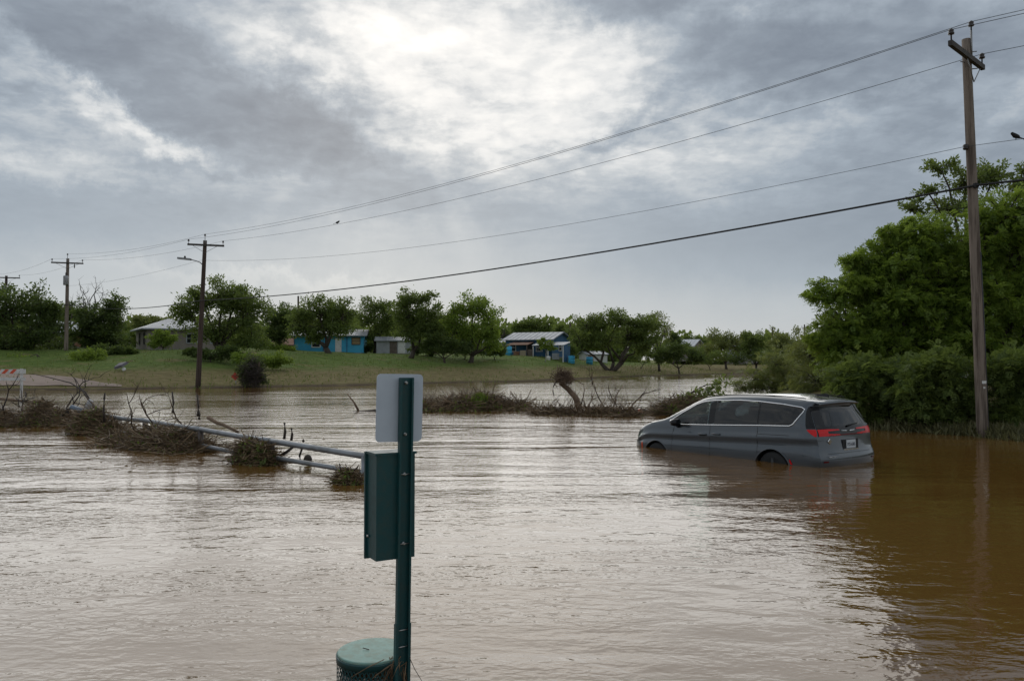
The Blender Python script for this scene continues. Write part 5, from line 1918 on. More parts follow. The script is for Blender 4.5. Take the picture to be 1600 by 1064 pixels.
def debris(label, a, b_, w, h, ntw, nlf, seed, leafm=LEAF_DEAD, green=0, stuff_label=None, leaf=0.06, twig_r=(0.004, 0.013), L_=(0.3, 1.1), group='flood debris piles'):
    rng = np.random.default_rng(seed)
    c = (Vector(a) + Vector(b_)) / 2
    T = Thing('debris_pile', (c.x, c.y, 0), label, 'debris pile', group)
    fn = mound(a, b_, w, h)
    o = T.part('twigs', tangle(ntw, fn, rng, L_, twig_r, 0.26, 0.35), TWIG_MIX)
    o['kind'] = 'stuff'
    o = T.part('twigs', tangle(ntw // 2, fn, rng, (L_[0] * 0.6, L_[1] * 0.8), twig_r, 0.42, 0.5), TWIG_MIX2)
    o['kind'] = 'stuff'
    P_ = np.array([fn(rng) for _ in range(nlf)])
    A_ = rng.normal(size=(nlf, 3))
    o = T.part('dead_leaves', leaf_mesh('dead_leaves', P_, A_, leaf * 1.4, 0.4, rng), leafm)
    o['kind'] = 'stuff'
    if green:
        P_ = np.array([fn(rng) for _ in range(green)]) + np.array([0, -0.1, -0.02])
        o = T.part('green_leaves', leaf_mesh('green_leaves', P_, rng.normal(size=(green, 3)), leaf * 1.5, 0.4, rng), LEAF_MESQ)
        o['kind'] = 'stuff'
    return T, rng

# posts of the rail: pixel of the waterline, height of the rail above water, lean
rail_px = [(570, 748, 0.38), (424, 724, 0.43), (313, 704, 0.47), (226, 688, 0.50), (160, 674, 0.46)]
rail_pts = []
for px, py, hz_ in rail_px:
    g_ = gnd(px, py)
    rail_pts.append((g_, hz_))
T = Thing('guard_rail', (rail_pts[2][0].x, rail_pts[2][0].y, 0), 'bent galvanised pipe guard rail draped with flood debris', 'guard rail')
for i, (g_, hz_) in enumerate(rail_pts):
    mb = MB()
    mb.tube([g_ + Vector((0.02 * i, 0, -0.5)), g_ + Vector((0, 0, hz_ - 0.005))], 0.062, 12)
    T.part('post', mb, principled('rusty_pipe', (0.10, 0.085, 0.075), 0.7, var=(4, 0.6, (0.05, 0.04, 0.032))) if i else GALV)
for i in range(len(rail_pts) - 1):
    (a, ha), (b_, hb) = rail_pts[i], rail_pts[i + 1]
    ext = 0.0
    p0, p1 = a + Vector((0, 0, ha)), b_ + Vector((0, 0, hb))
    if i == 0:
        p0 = p0 + (p0 - p1).normalized() * 0.25
    mb = MB()
    sag = (0.0, 0.01, 0.015, 0.03)[i]
    mb.tube(span(p0, p1, sag, 8), 0.056, 12)
    T.part('top_rail', mb, GALV)
    q0, q1 = a + Vector((0, 0, max(0.10, ha - 0.42))), b_ + Vector((0, 0, max(0.12, hb - 0.36)))
    mb = MB()
    mb.tube(span(q0, q1, sag, 8), 0.045, 10)
    T.part('lower_rail', mb, GALV)
# knocked-over post with its blue-grey stub
g_ = gnd(120, 668)
T2 = Thing('broken_post', g_, 'leaning pale pipe post knocked loose at the rail end', 'post')
mb = MB()
mb.tube([g_ + Vector((0, 0, -0.3)), at(130, 648, g_.y - 0.1), at(142, 627, g_.y - 0.2)], 0.085, 12)
T2.part('shaft', mb, principled('pale_pipe', (0.34, 0.345, 0.35), 0.6, 0.2, var=(3, 0.6, (0.2, 0.18, 0.16))))
mb = MB()
mb.tube([at(142.2, 626.6, g_.y - 0.2), at(143, 625.6, g_.y - 0.2)], [0.088, 0.07], 12)
T2.part('cap', mb, principled('pale_pipe', (0.34, 0.345, 0.35)))
mb = MB()
mb.tube([at(112, 636, g_.y + 0.3), at(133, 644, g_.y + 0.1)], 0.075, 12)
T2.part('rail_stub', mb, principled('blue_grey_pipe', (0.13, 0.18, 0.24), 0.5, 0.4))

def G(px, py):
    return gnd(px, py)
# piles hung on the rail, from far left to the green station
d1, r_ = debris('widest brown debris heap at the far left of the rail', G(-40, 664), G(118, 662), 2.2, 0.82, 2000, 4200, 41, green=1500)
for k in range(5):
    px = (8, 35, 60, 95, 110)[k]
    mb = twig_tree(r_, at(px, 652, 24.5), Vector((r_.normal() * 0.9, 0.1, 0.5)), 1.2, 0.03, 1)
    d1.part('branch', mb, TWIG_DARK)
d1.part('branch', branch_mb([at(150, 640, 23.5), at(133, 612, 24), at(110, 598, 24.5), at(70, 588, 25), at(45, 583, 25)], 0.03, 0.006), TWIG_DARK)
d1.part('branch', branch_mb([at(146, 636, 23.5), at(135, 620, 23.8), at(125, 605, 24), at(118, 592, 24)], 0.028, 0.008), TWIG_DARK)
d1.part('branch', branch_mb([at(-10, 622, 25), at(20, 625, 25), at(50, 628, 25), at(75, 634, 25)], 0.05, 0.03), TWIG_PALE)
d2, r_ = debris('dark debris clump wrapped round the knocked-over post', G(128, 676), G(186, 680), 0.9, 0.85, 900, 1800, 42, green=900)
d2.part('branch', branch_mb([at(163, 660, 21), at(162, 640, 21), at(163, 622, 21), at(164, 614, 21)], 0.035, 0.02), TWIG_DARK)
d3, r_ = debris('long brushy debris pile along the middle of the rail', G(190, 692), G(316, 706), 1.2, 0.60, 1700, 3300, 43, green=900)
for k, px in enumerate((212, 236, 268, 300, 255)):
    mb = twig_tree(r_, at(px, 676, 18.4 + 0.1 * k), Vector((r_.normal() * 0.8, -0.1, 0.7)), 1.0, 0.022, 1)
    d3.part('branch', mb, TWIG)
for px, p0, p1 in ((270, 645, 612), (309, 650, 616), (311, 655, 640)):
    d3.part('branch', branch_mb([at(px, p0, 18.2), at(px + 1, (p0 + p1) / 2, 18.2), at(px - 1, p1, 18.2)], 0.035, 0.015), TWIG_DARK)
d3.part('branch', branch_mb([at(372, 675, 17.4), at(350, 664, 17.6), at(338, 660, 17.7), at(325, 652, 17.8)], 0.03, 0.045), TWIG_PALE)
mb = MB()
mb.box(at(303, 684, 18.1), (0.09, 0.07, 0.16), 0.4)
d3.part('plastic_bottle', mb, WHITE_P)
d4, r_ = debris('clump of twigs hanging on the rail beside its dark second post', G(372, 722), G(434, 726), 0.45, 0.55, 520, 1500, 44, green=500, L_=(0.2, 0.7))
for px, p0, p1 in ((444, 686, 660), (455, 688, 669), (473, 690, 686)):
    d4.part('branch', branch_mb([at(px, p0, 15.4), at(px + 1.5, (p0 + p1) / 2, 15.4), at(px + .5, p1, 15.4)], 0.028, 0.022), TWIG_DARK)
d4.part('branch', branch_mb([at(470, 722, 15.2), at(468, 712, 15.2), at(472, 700, 15.2)], 0.024, 0.02), TWIG_DARK)
d4.part('branch', branch_mb([at(430, 716, 15.5), at(448, 706, 15.4), at(458, 698, 15.4)], 0.04, 0.025), TWIG_DARK)
for px in (385, 402, 418):
    d4.part('branch', twig_tree(r_, at(px, 706, 15.6), Vector((r_.normal() * 0.9, -0.1, 0.4)), 0.55, 0.014, 1), TWIG)
mb = MB()
mb.lathe(at(481, 717, 15.2), [(0.02, -0.09), (0.07, -0.06), (0.085, 0), (0.06, 0.06), (0.02, 0.085)], 10)
d4.part('knot', mb, TWIG_DARK)
d5, r_ = debris('small leafy debris tuft on the rail beside the green station', G(532, 752), G(566, 756), 0.40, 0.36, 420, 800, 45, green=320, L_=(0.15, 0.5), leaf=0.05)

# mid-river rack of debris
d6, r_ = debris('long grassy debris raft in mid river behind the grey sign', G(655, 641), G(818, 639), 2.2, 0.72, 2800, 8000, 46, green=3600, leaf=0.10, twig_r=(0.006, 0.018), L_=(0.4, 1.6))
d6.part('branch', branch_mb([at(655, 633, 31.5), at(680, 634, 31.5), at(696, 628, 31.4), at(706, 616, 31.4)], 0.09, 0.04), TWIG_PALE)
d6.part('branch', branch_mb([at(690, 634, 31.3), at(702, 625, 31.3), at(698, 612, 31.3)], 0.06, 0.02), TWIG_PALE)
o = d6.part('hanging_grass', leaf_mesh('hanging_grass', np.array([at(750 + r_.normal() * 5, 612 + abs(r_.normal()) * 3, 31.2) for _ in range(260)]), np.stack([r_.normal(size=260) * .1, r_.normal(size=260) * .1, -np.ones(260)], -1), 0.75, 0.06, r_), LEAF_LIME)
o['kind'] = 'stuff'
d7, r_ = debris('brown debris raft with an upright root stump in mid river', G(836, 646), G(1005, 650), 1.3, 0.30, 1500, 2600, 47, green=400, leaf=0.08, twig_r=(0.006, 0.018), L_=(0.4, 1.5))
stump_pts = [at(905, 640, 30.5), at(900, 622, 30.5), at(888, 608, 30.5), at(878, 600, 30.5), at(876, 592, 30.4), at(882, 584, 30.4)]
d7.part('stump', branch_mb(stump_pts, 0.13, 0.06, 9), TWIG_PALE)
o = d7.part('root_fibres', tangle(420, lambda r: tuple(at(880 + r.normal() * 6.5, 589 + r.normal() * 5.5, 30.4 + r.normal() * 0.15)), r_, (0.15, 0.55), (0.005, 0.016), 1.0), TWIG_PALE)
o['kind'] = 'stuff'
d7.part('branch', branch_mb([at(879, 591, 30.4), at(870, 595, 30.35), at(865, 603, 30.3), at(864, 611, 30.3), at(866, 619, 30.3)], 0.03, 0.012), TWIG_DARK)
for px, dx_ in ((915, 0.5), (955, 0.9), (965, 0.4), (945, -0.2), (905, 0.3), (985, 0.2)):
    mb = twig_tree(r_, at(px, 640, 30.6), Vector((dx_, 0, 0.9)), 1.1, 0.03, 1)
    d7.part('branch', mb, TWIG_PALE if px in (955, 915) else TWIG)
d7.part('floating_log', branch_mb([at(940, 643, 30.4), at(975, 645, 30.2), at(1012, 645, 30.0)], 0.16, 0.13, 10), TWIG_DARK)
mb = MB()
mb.tube([at(1000.5, 647, 29.8), at(1000.5, 639, 29.8)], [0.10, 0.07], 8)
d7.part('float', mb, ORANGE_P, label='orange float caught on the log')
d8, r_ = debris('leafy broken branch lying in the water behind the van bonnet', G(1035, 648), G(1085, 646), 1.6, 0.8, 1100, 600, 48, green=1500, leaf=0.10, twig_r=(0.006, 0.016), L_=(0.4, 1.4))
for k, (px, py) in enumerate(((1090, 620), (1115, 605), (1138, 596), (1125, 618), (1070, 628))):
    end = at(px, py, 30 + k * 0.3)
    root = at(1050, 642, 30)
    mb = branch_mb(curve_pts(root, end, 0.25, 5, 0.05), 0.035, 0.01)
    d8.part('branch', mb, TWIG_DARK)
    Pl = np.array([np.array(root.lerp(end, s)) + r_.normal(size=3) * 0.14 for s in r_.uniform(0.35, 1.03, 170)])
    d8.part('leaf_spray', leaf_mesh('leaf_spray', Pl, r_.normal(size=(170, 3)) + np.array([0.3, 0, 0.3]), 0.17, 0.45, r_), LEAF_MESQ)['kind'] = 'stuff'
# small drifting branch left of the sign
b9 = Thing('drifting_branch', gnd(570, 643), 'forked bare branch drifting in the river left of the sign', 'branch')
b9.part('limb', branch_mb([at(552, 644, 31), at(570, 643, 31), at(592, 641, 31), at(612, 640, 31)], 0.06, 0.05), TWIG_DARK)
b9.part('fork', branch_mb([at(561, 643, 31), at(554, 630, 31), at(548, 622, 31), at(542, 614, 31)], 0.05, 0.015), TWIG_PALE)

# loose litter adrift on the current
rl = np.random.default_rng(61)
LP = []
for _ in range(170):
    px, py = ((rl.uniform(-20, 600), rl.uniform(670, 745)), (rl.uniform(640, 1060), rl.uniform(642, 672)))[int(rl.integers(0, 2))]
    g_ = gnd(px, py)
    LP.append((g_.x, g_.y, 0.006))
LA = rl.normal(size=(len(LP), 3))
LA[:, 2] *= 0.05
o = link('drifting_litter', leaf_mesh('drifting_litter', np.array(LP), LA, 0.075, 0.25, rl), LEAF_DEAD)
tag(o, 'scattered dead leaves and twigs adrift on the brown water', 'litter', kind='stuff')

# debris-wrapped shrub at the water edge
ps = gnd(392, 605)
tree('debris_wrapped_shrub', 'dark shrub wrapped in debris at the water right of the lamp pole', 392, ps.y, [(388, 588, 18, 16), (398, 572, 14, 18), (380, 578, 12, 14), (402, 594, 15, 10)], LEAF_DARK, 2600, 0.16, 0.08, 50, group='bushes on the left slope', cat='shrub', zbase=0.0)
T = Thing('debris_clump', (ps.x, ps.y - 0.6, 0), 'matted brown brush hung in the debris-wrapped shrub', 'debris')
rr = np.random.default_rng(77)
o = T.part('twigs', tangle(700, lambda r: tuple(at(394 + r.normal() * 9, 584 + r.normal() * 11, ps.y - 0.5 + r.normal() * 0.4)), rr, (0.3, 1.2), (0.008, 0.022), 0.8), TWIG_DARK)
o['kind'] = 'stuff'
T.part('branch', branch_mb([at(398, 604, ps.y - 0.6), at(403, 584, ps.y - 0.6), at(405, 566, ps.y - 0.6)], 0.12, 0.06), TWIG)

# ------------------------------------------------------------------ green pet-waste station in the foreground
YS = 4.85
YAW = R(30)
sp_top = at(633.5, 590, YS)
sp_bot = at(625.5, 1100, YS)
ST = Thing('waste_station', (sp_bot.x, sp_bot.y, -0.5), 'dark green post with dispenser box and grey sign back in the foreground', 'sign post')
ux = Vector((math.cos(YAW), math.sin(YAW), 0))     # along the sign, to the right and away
un = Vector((math.sin(YAW), -math.cos(YAW), 0))    # towards the viewer
axis = (sp_top - sp_bot).normalized()
foot = sp_bot + axis * (-(sp_bot.z + 0.5) / axis.z)
def sect(prof, p0, p1):
    """sweep a profile (along ux, along un) from p0 to p1"""
    mb = MB()
    n = len(prof)
    vs = [p0 + ux * a + un * c for a, c in prof] + [p1 + ux * a + un * c for a, c in prof]
    fs = [(i, (i + 1) % n, n + (i + 1) % n, n + i) for i in range(n)]
    fs += [tuple(range(n))[::-1], tuple(range(n, 2 * n))]
    return mb.add(vs, fs)
w, d_, tk, lip = 0.043, 0.034, 0.004, 0.012
U = [(-w, 0), (w, 0), (w, d_), (w - lip, d_), (w - lip, d_ - tk), (w - tk, d_ - tk), (w - tk, tk), (-w + tk, tk), (-w + tk, d_ - tk), (-w + lip, d_ - tk), (-w + lip, d_), (-w, d_)]
ST.part('post', sect(U, foot, sp_top), GREEN_P)
# lower sleeve
s0 = foot + axis * 0.0
zsl = at(627, 972, YS).z
s1 = foot + axis * ((zsl - foot.z) / axis.z)
U2 = [(a * 1.12, c * 1.10 - 0.003) for a, c in U]
ST.part('post_sleeve', sect(U2, s0, s1), GREEN_P)
# sign panel with rounded corners, on the far side of the post
def on_post(py):
    z = at(630, py, YS).z
    return foot + axis * ((z - foot.z) / axis.z)
scn = on_post(637) - un * 0.012 - ux * 0.030
hw, hh_, rc = 0.150, 0.205, 0.028
outl = []
for cx_, cz_, a0 in ((hw - rc, hh_ - rc, 0), (-hw + rc, hh_ - rc, 90), (-hw + rc, -hh_ + rc, 180), (hw - rc, -hh_ + rc, 270)):
    for k in range(7):
        a = R(a0 + 15 * k)
        outl.append((cx_ + rc * math.cos(a), cz_ + rc * math.sin(a)))
tilt = Matrix.Rotation(R(-1.2), 3, un)
vs = [scn + tilt @ (ux * a + Vector((0, 0, c))) + un * 0.0015 for a, c in outl] + [scn + tilt @ (ux * a + Vector((0, 0, c))) - un * 0.0015 for a, c in outl]
n = len(outl)
mb = MB().add(vs, [tuple(range(n)), tuple(range(2 * n - 1, n - 1, -1))] + [(i, n + i, n + (i + 1) % n, (i + 1) % n) for i in range(n)])
sign = ST.part('sign_panel', mb, ALU)
def bolt_at(py, parent=None, ln=0.0):
    q = on_post(py) + un * 0.008
    mb = MB()
    Mb = Matrix((ux, Vector((0, 0, 1)), un)).transposed()
    mb.lathe(q, [(0.010, -0.004), (0.010, 0.005), (0.006, 0.008), (0.006, 0.018)], 8, Mb, False)
    return ST.part('bolt', mb, BOLT, parent=parent)
for py in (598, 678):
    bolt_at(py, sign)
# dispenser box
btop, bbot = at(590, 709, YS).z, at(590, 878, YS - 0.12).z
bc = on_post(790) - un * 0.0
BW, BD = 0.285, 0.165
def boxpt(a, c, z):
    q = on_post(790)
    q = Vector((q.x, q.y, 0)) + ux * a + un * c
    return Vector((q.x, q.y, z))
a0, a1 = -0.172, 0.075
z0, z1 = 0.80, 1.425
mb = MB()
vs = [boxpt(a, c, z) for z in (z0, z1) for a, c in ((a0, -0.003), (a1, -0.003), (a1, -BD), (a0, -BD))]
mb.add(vs, [(3, 2, 1, 0), (4, 5, 6, 7), (0, 1, 5, 4), (1, 2, 6, 5), (2, 3, 7, 6), (3, 0, 4, 7)])
box = ST.part('dispenser_box', mb, GREEN_P)
# door flange standing proud at the front and the rolled top edge
mb = MB()
vs = [boxpt(a, c, z) for z in (z0 - 0.015, z1 + 0.012) for a, c in ((a0 - 0.014, -BD + 0.004), (a1 + 0.014, -BD + 0.004), (a1 + 0.014, -BD - 0.014), (a0 - 0.014, -BD - 0.014))]
mb.add(vs, [(3, 2, 1, 0), (4, 5, 6, 7), (0, 1, 5, 4), (1, 2, 6, 5), (2, 3, 7, 6), (3, 0, 4, 7)])
ST.part('dispenser_door', mb, GREEN_P, parent=box)
mb = MB()
vs = [boxpt(a, c, z) for z in (z1 + 0.001, z1 + 0.016) for a, c in ((a0 - 0.010, 0.004), (a1 + 0.010, 0.004), (a1 + 0.010, -BD + 0.002), (a0 - 0.010, -BD + 0.002))]
mb.add(vs, [(3, 2, 1, 0), (4, 5, 6, 7), (0, 1, 5, 4), (1, 2, 6, 5), (2, 3, 7, 6), (3, 0, 4, 7)])
ST.part('box_cap', mb, GREEN_P, parent=box)
mb = MB()
mb.tube([boxpt(a0 - 0.002, -BD + 0.04, 0.93), boxpt(a0 - 0.014, -BD + 0.04, 0.93)], 0.008, 8)
ST.part('lock', mb, BOLT, parent=box)
for py in (740, 848):
    bolt_at(py, box)
    q = on_post(py)
    mb = MB()
    mb.tube([q - ux * 0.030 + un * 0.022, q + ux * 0.030 + un * 0.020], 0.0035, 6)
    ST.part('bolt_rod', mb, BOLT, parent=box)
for py in (982, 1008):
    q = on_post(py)
    mb = MB()
    mb.tube([q - ux * 0.034 + un * 0.026, q + ux * 0.032 + un * 0.022], 0.0035, 6)
    ST.part('bolt_rod', mb, BOLT)

# round mesh bin behind the post
BR = 0.222
bc_ = at(583, 1013, 5.02)
zl_ = bc_.z
BN = Thing('litter_bin', (bc_.x, bc_.y, -0.55), 'round green perforated litter bin with flat lid at the bottom edge', 'litter bin')
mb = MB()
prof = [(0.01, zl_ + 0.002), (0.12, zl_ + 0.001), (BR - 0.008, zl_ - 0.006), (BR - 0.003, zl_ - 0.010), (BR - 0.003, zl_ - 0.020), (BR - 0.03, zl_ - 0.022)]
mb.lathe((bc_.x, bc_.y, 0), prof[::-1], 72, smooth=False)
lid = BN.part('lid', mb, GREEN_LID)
mb = MB()
mb.tube([Vector((bc_.x - 0.06, bc_.y - 0.02, zl_ + 0.012)), Vector((bc_.x - 0.02, bc_.y - 0.03, zl_ + 0.006))], 0.003, 5)
BN.part('lid_scratch', mb, TWIG_DARK, parent=lid)
mb = MB()
rim_ = [(BR, zl_ - 0.060), (BR + 0.004, zl_ - 0.060), (BR + 0.004, zl_ - 0.036), (BR + 0.006, zl_ - 0.030), (BR + 0.006, zl_ - 0.022), (BR - 0.002, zl_ - 0.020), (BR - 0.002, zl_ - 0.056)]
vs, fs = [], []
N_ = 64
for r_v, z_v in rim_:
    for k in range(N_):
        a = 2 * math.pi * k / N_
        vs.append((bc_.x + r_v * math.cos(a), bc_.y + r_v * math.sin(a), z_v))
for i in range(len(rim_)):
    i2 = (i + 1) % len(rim_)
    for k in range(N_):
        k2 = (k + 1) % N_
        fs.append((i * N_ + k, i * N_ + k2, i2 * N_ + k2, i2 * N_ + k))
BN.part('rim_band', MB().add(vs, fs, True), GREEN_P)
# expanded-metal wall: two families of slanted strips
vs, fs = [], []
ND = 52
zt_, zb_ = zl_ - 0.055, -0.5
turn = (zt_ - zb_) / 0.042
for fam in (1, -1):
    for k in range(ND):
        nseg = 22
        for s in range(nseg + 1):
            f = s / nseg
            a = 2 * math.pi * (k / ND) + fam * f * (zt_ - zb_) / 0.05 * (2 * math.pi / ND)
            z = zt_ + (zb_ - zt_) * f
            rr_ = BR + (0.0015 if fam > 0 else -0.0015)
            da = 0.0045 / BR
            vs += [(bc_.x + rr_ * math.cos(a - da), bc_.y + rr_ * math.sin(a - da), z), (bc_.x + rr_ * math.cos(a + da), bc_.y + rr_ * math.sin(a + da), z)]
        o = len(vs) - 2 * (nseg + 1)
        for s in range(nseg):
            fs.append((o + 2 * s, o + 2 * s + 1, o + 2 * s + 3, o + 2 * s + 2))
mesh_wall = BN.part('mesh_wall', MB().add(vs, fs), GREEN_P)
mesh_wall['kind'] = 'stuff'
mb = MB()
vs, fs = [], []
for z in (zl_ - 0.12, -0.5):
    for k in range(N_):
        a = 2 * math.pi * k / N_
        vs.append((bc_.x + (BR - 0.03) * math.cos(a), bc_.y + (BR - 0.03) * math.sin(a), z))
for k in range(N_):
    fs.append((k, (k + 1) % N_, N_ + (k + 1) % N_, N_ + k))
BN.part('liner', MB().add(vs, fs, True), principled('grey_liner', (0.42, 0.42, 0.40), 0.6, var=(12, 0.7, (0.08, 0.07, 0.06))))
# straw caught between bin and post
SWT = Thing('straw_wisp', (bc_.x + 0.17, bc_.y - 0.15, zl_ - 0.05), 'wisp of dry straw caught between the bin and the post', 'straw')
rr = np.random.default_rng(9)
V_, F_ = [], []
mb = MB()
for k in range(46):
    p = Vector((bc_.x + 0.17 + rr.normal() * 0.03, bc_.y - 0.15 + rr.normal() * 0.02, zl_ - 0.01 + rr.normal() * 0.02))
    e = p + Vector((rr.normal() * 0.06 - 0.03, -0.03 + rr.normal() * 0.02, -abs(rr.normal()) * 0.12 - 0.05))
    mb.tube([p, p.lerp(e, 0.5) + Vector((rr.normal() * .01, -0.015, 0.012)), e], [0.003, 0.0026, 0.001], 4)
o = SWT.part('stalks', mb, principled('dry_straw', (0.21, 0.135, 0.075), 0.8, var=(14, 0.7, (0.08, 0.05, 0.03))))
o['kind'] = 'stuff'
SWT.part('stalk', branch_mb([at(640, 1027, 4.83), at(648, 1045, 4.8), at(662, 1068, 4.78)], 0.0025, 0.0015, 5), TWIG_DARK)
SWT.part('stalk', branch_mb([at(600, 1030, 4.78), at(575, 1042, 4.78), at(548, 1058, 4.78)], 0.003, 0.002, 5), principled('dry_straw', (0.21, 0.135, 0.075)))

# ------------------------------------------------------------------ roadside things on the far left
Bq = gnd(33, 611)
BC = Thing('road_barricade', (Bq.x, Bq.y, 0), 'white road barricade with orange striped board at the left edge', 'barricade')
Yb = Bq.y
pl_, pr_ = at(-48, 580, Yb), at(40, 580, Yb)
s_ = FPX / Yb
for px in (33, -40):
    q = at(px, 580, Yb)
    mb = MB()
    mb.box((q.x, Yb + 0.06, (at(px, 576, Yb).z - 0.3) / 2), (0.16, 0.06, at(px, 576, Yb).z + 0.3))
    BC.part('upright', mb, WHITE_P)
for i, (pt, pb, m_) in enumerate(((576.8, 584, WHITE_P), (590, 594.5, WHITE_P))):
    zt_, zb_ = at(0, pt, Yb).z, at(0, pb, Yb).z
    mb = MB()
    mb.box(((pl_.x + pr_.x) / 2, Yb, (zt_ + zb_) / 2), (pr_.x - pl_.x, 0.05, zt_ - zb_))
    bd = BC.part('board', mb, m_)
    if i == 0:
        hgt = zt_ - zb_
        step = 0.50
        x = pl_.x + 0.05
        while x < pr_.x - 0.55:
            mb = MB()
            vs = [(x, Yb - 0.029, zb_ + 0.01), (x + step / 2, Yb - 0.029, zb_ + 0.01), (x + step / 2 + hgt * 0.9, Yb - 0.029, zt_ - 0.01), (x + hgt * 0.9, Yb - 0.029, zt_ - 0.01)]
            vs += [(a, b2_ + 0.002, c) for a, b2_, c in vs]
            mb.add(vs, [(0, 1, 2, 3), (7, 6, 5, 4), (0, 4, 5, 1), (1, 5, 6, 2), (2, 6, 7, 3), (3, 7, 4, 0)])
            BC.part('stripe', mb, ORANGE_P, parent=bd)
            x += step
dk = gnd(51, 607)
DBX = Thing('fallen_drum', (dk.x, dk.y, 0), 'black drum lying on its side by the barricade', 'drum')
mb = MB()
Md = Matrix.Rotation(R(90), 3, 'Y')
mb.lathe((dk.x, dk.y, 0.19), [(0.17, -0.46), (0.19, -0.44), (0.19, -0.16), (0.205, -0.15), (0.205, -0.11), (0.19, -0.10), (0.19, 0.42), (0.17, 0.46)], 18, Md)
DBX.part('shell', mb, BLACK_R)
mb = MB()
mb.lathe((dk.x + 0.465, dk.y, 0.19), [(0.15, 0.0), (0.12, 0.02)], 18, Md)
DBX.part('end_cap', mb, STEEL)
# overturned cart with a dark canvas
jq = at(189, 583, 63)
jz = H(jq.x, 63)
JT = Thing('overturned_cart', (jq.x, 63, jz), 'overturned cart with pale tray on the grass left of the lamp pole', 'cart')
mb = MB()
vs = [(jq.x - 0.35, 62.7, jz + 0.12), (jq.x + 0.30, 62.6, jz + 0.30), (jq.x + 0.42, 63.4, jz + 0.62), (jq.x - 0.25, 63.4, jz + 0.50),
      (jq.x - 0.42, 62.7, jz + 0.30), (jq.x + 0.22, 62.55, jz + 0.48), (jq.x + 0.32, 63.3, jz + 0.74), (jq.x - 0.32, 63.3, jz + 0.62)]
mb.add(vs, [(0, 1, 2, 3), (7, 6, 5, 4), (0, 4, 5, 1), (1, 5, 6, 2), (2, 6, 7, 3), (3, 7, 4, 0)])
JT.part('tray', mb, principled('grey_tray', (0.12, 0.11, 0.13), 0.6))
mb = MB()
mb.lathe((jq.x + 0.35, 62.75, jz + 0.14), [(0.06, -0.05), (0.15, -0.04), (0.15, 0.04), (0.06, 0.05)], 14, Matrix.Rotation(R(70), 3, 'X'))
JT.part('wheel', mb, WHITE_P)
mb = MB()
mb.tube([(jq.x + 0.2, 63.2, jz + 0.6), (jq.x + 0.75, 63.4, jz + 0.85)], 0.03, 6)
JT.part('handle', mb, M_RUST)
mb = MB()
mb.lathe(at(52, 563, 70), [(0.03, -0.22), (0.14, -0.15), (0.17, 0.0), (0.12, 0.15), (0.03, 0.2)], 10)
o = mb.build('white_bag', WHITE_P)
tag(o, 'small tied white bag on the grass below the big left tree', 'bag')
q = at(367.5, 588, 58.5)
RT = Thing('orange_marker', (q.x, 58.5, 0), 'tilted orange marker board beside the debris-wrapped shrub', 'marker')
mb = MB()
mb.box(q, (0.42, 0.04, 0.42), M=Matrix.Rotation(R(40), 3, 'Y'))
RT.part('board', mb, principled('orange_red_board', (0.50, 0.055, 0.025), 0.6))
mb = MB()
mb.tube([(q.x + 0.1, 58.55, -0.3), (q.x, 58.55, q.z)], 0.03, 6)
RT.part('stake', mb, STEEL)

# clutter on the porch of the deep blue house
def barrel(name, label, px, py, Y, r, h, mat, cat='barrel'):
    q = at(px, py, Y)
    z = H(q.x, Y)
    T = Thing(name, (q.x, Y, z), label, cat, 'clutter by the deep blue house')
    mb = MB()
    mb.lathe((q.x, Y, z - 0.05), [(r * .95, 0), (r, 0.03), (r, h * .32), (r * 1.05, h * .34), (r, h * .36), (r, h * .64), (r * 1.05, h * .66), (r, h * .68), (r, h), (r * .9, h)], 14)
    T.part('shell', mb, mat)
    mb = MB()
    mb.lathe((q.x, Y, z - 0.05 + h), [(r * .88, 0.0), (r * .85, 0.03)], 14)
    T.part('lid', mb, mat)
def crate(label, px, Y, w, d, h, mat):
    q = at(px, 556, Y)
    z = H(q.x, Y)
    T = Thing('crate', (q.x, Y, z), label, 'crate', 'clutter by the deep blue house')
    for k in range(3):
        mb = MB()
        mb.box((q.x, Y - d / 2, z + h * (k + 0.5) / 3), (w, 0.04, h / 3 * 0.88))
        T.part('slat', mb, mat)
    mb = MB()
    mb.box((q.x, Y + 0.02, z + h / 2 - 0.01), (w * 0.97, d - 0.05, h * 0.98))
    T.part('carcass', mb, mat)
YC = 102.0
barrel('blue_barrel', 'bright blue barrel under the right of the porch', 893, 556, YC, 0.42, 1.0, M_BLUE)
barrel('blue_barrel', 'dark blue barrel at the porch middle', 883, 556, YC + .6, 0.36, 0.9, M_BLUE2)
barrel('white_pail', 'white pail before the porch', 857, 557, YC - 1, 0.26, 0.5, WHITE_P, 'pail')
barrel('blue_barrel', 'blue barrel by the left wall corner of the deep blue house', 795, 556, YC + 2, 0.40, 1.25, M_BLUE)
crate('pale cardboard-coloured crate left of the porch post', 817, YC + 1, 0.75, 0.6, 0.75, principled('pale_board', (0.33, 0.27, 0.19), 0.9))
crate('dark brown crate under the rusty awning', 828, YC + 1.5, 0.6, 0.6, 0.9, M_BROWNWALL)
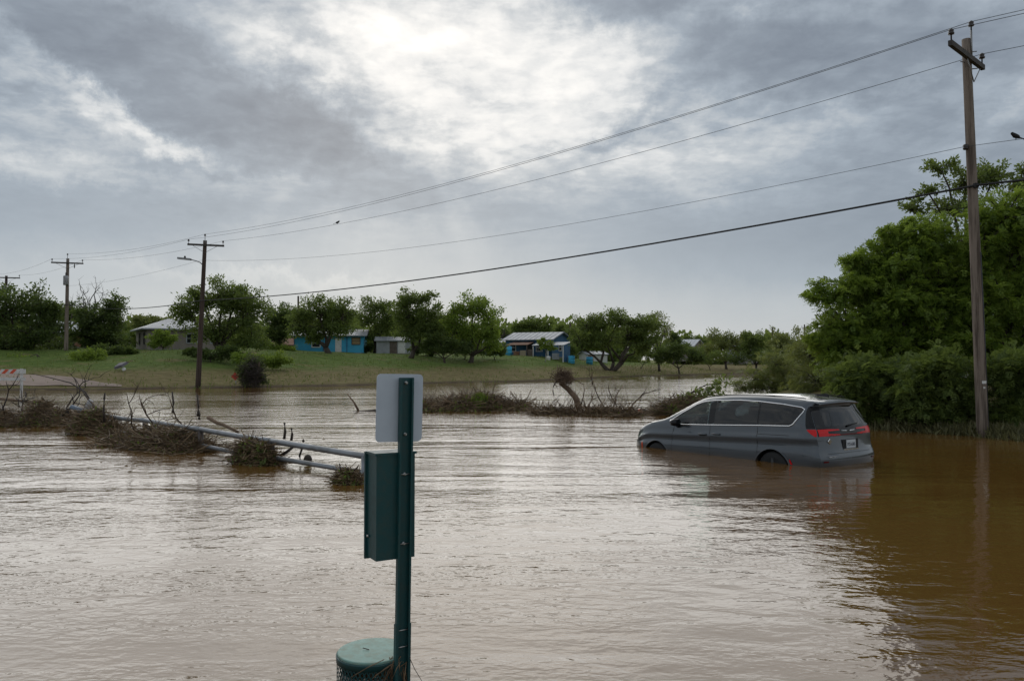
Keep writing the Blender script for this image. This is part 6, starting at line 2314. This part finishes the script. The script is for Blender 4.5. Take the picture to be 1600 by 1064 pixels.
crate('rust-red crate by the left wall of the deep blue house', 807, YC + 1.5, 0.8, 0.6, 0.6, M_RUST)
crate('grey crate under the long porch roof', 868, YC + 1, 0.9, 0.7, 0.8, M_GREYWALL)
barrel('blue_barrel', 'light blue barrel below the oak crown', 921, 556, 108, 0.45, 1.05, M_BLUE)

# birds
def bird(label, p, face):
    T = Thing('bird', p, label, 'bird', 'birds on the wires')
    p = Vector(p)
    f = Vector((face, 0, 0.0)).normalized()
    mb = MB()
    mb.tube([p + Vector((-0.11 * face, 0, 0.04)), p + Vector((-0.05 * face, 0, 0.075)), p + Vector((0.02 * face, 0, 0.10)), p + Vector((0.07 * face, 0, 0.14)), p + Vector((0.105 * face, 0, 0.165)), p + Vector((0.13 * face, 0, 0.165))], [0.012, 0.05, 0.062, 0.045, 0.036, 0.008], 8)
    T.part('body', mb, BLACK_R)
    mb = MB()
    mb.add([p + Vector((-0.09 * face, -0.02, 0.05)), p + Vector((-0.09 * face, 0.02, 0.05)), p + Vector((-0.24 * face, 0.03, 0.0)), p + Vector((-0.24 * face, -0.03, 0.0)), p + Vector((-0.09 * face, -0.02, 0.062)), p + Vector((-0.09 * face, 0.02, 0.062)), p + Vector((-0.24 * face, 0.03, 0.008)), p + Vector((-0.24 * face, -0.03, 0.008))],
           [(0, 1, 2, 3), (7, 6, 5, 4), (0, 4, 5, 1), (1, 5, 6, 2), (2, 6, 7, 3), (3, 7, 4, 0)])
    T.part('tail', mb, BLACK_R)
    for s in (-0.02, 0.02):
        mb = MB()
        mb.tube([p + Vector((0, s, -0.005)), p + Vector((0, s, 0.06))], 0.006, 4)
        T.part('leg', mb, BLACK_R)
def on_span(a, b_, sag, px):
    best = min(span(a, b_, sag, 400), key=lambda q: abs(800 + FPX * q.x / q.y - px))
    return best
pb = on_span(headsR[-1], headsL[-1], 0.75, 527)
bird('small dark bird perched midway on the power line', pb + Vector((0, 0, 0.012)), 1)
pb = on_span(off(qn), qn, 0.6, 1590)
bird('dark bird perched on the thin wire near the right photo edge', pb + Vector((0, 0, 0.012)), -1)
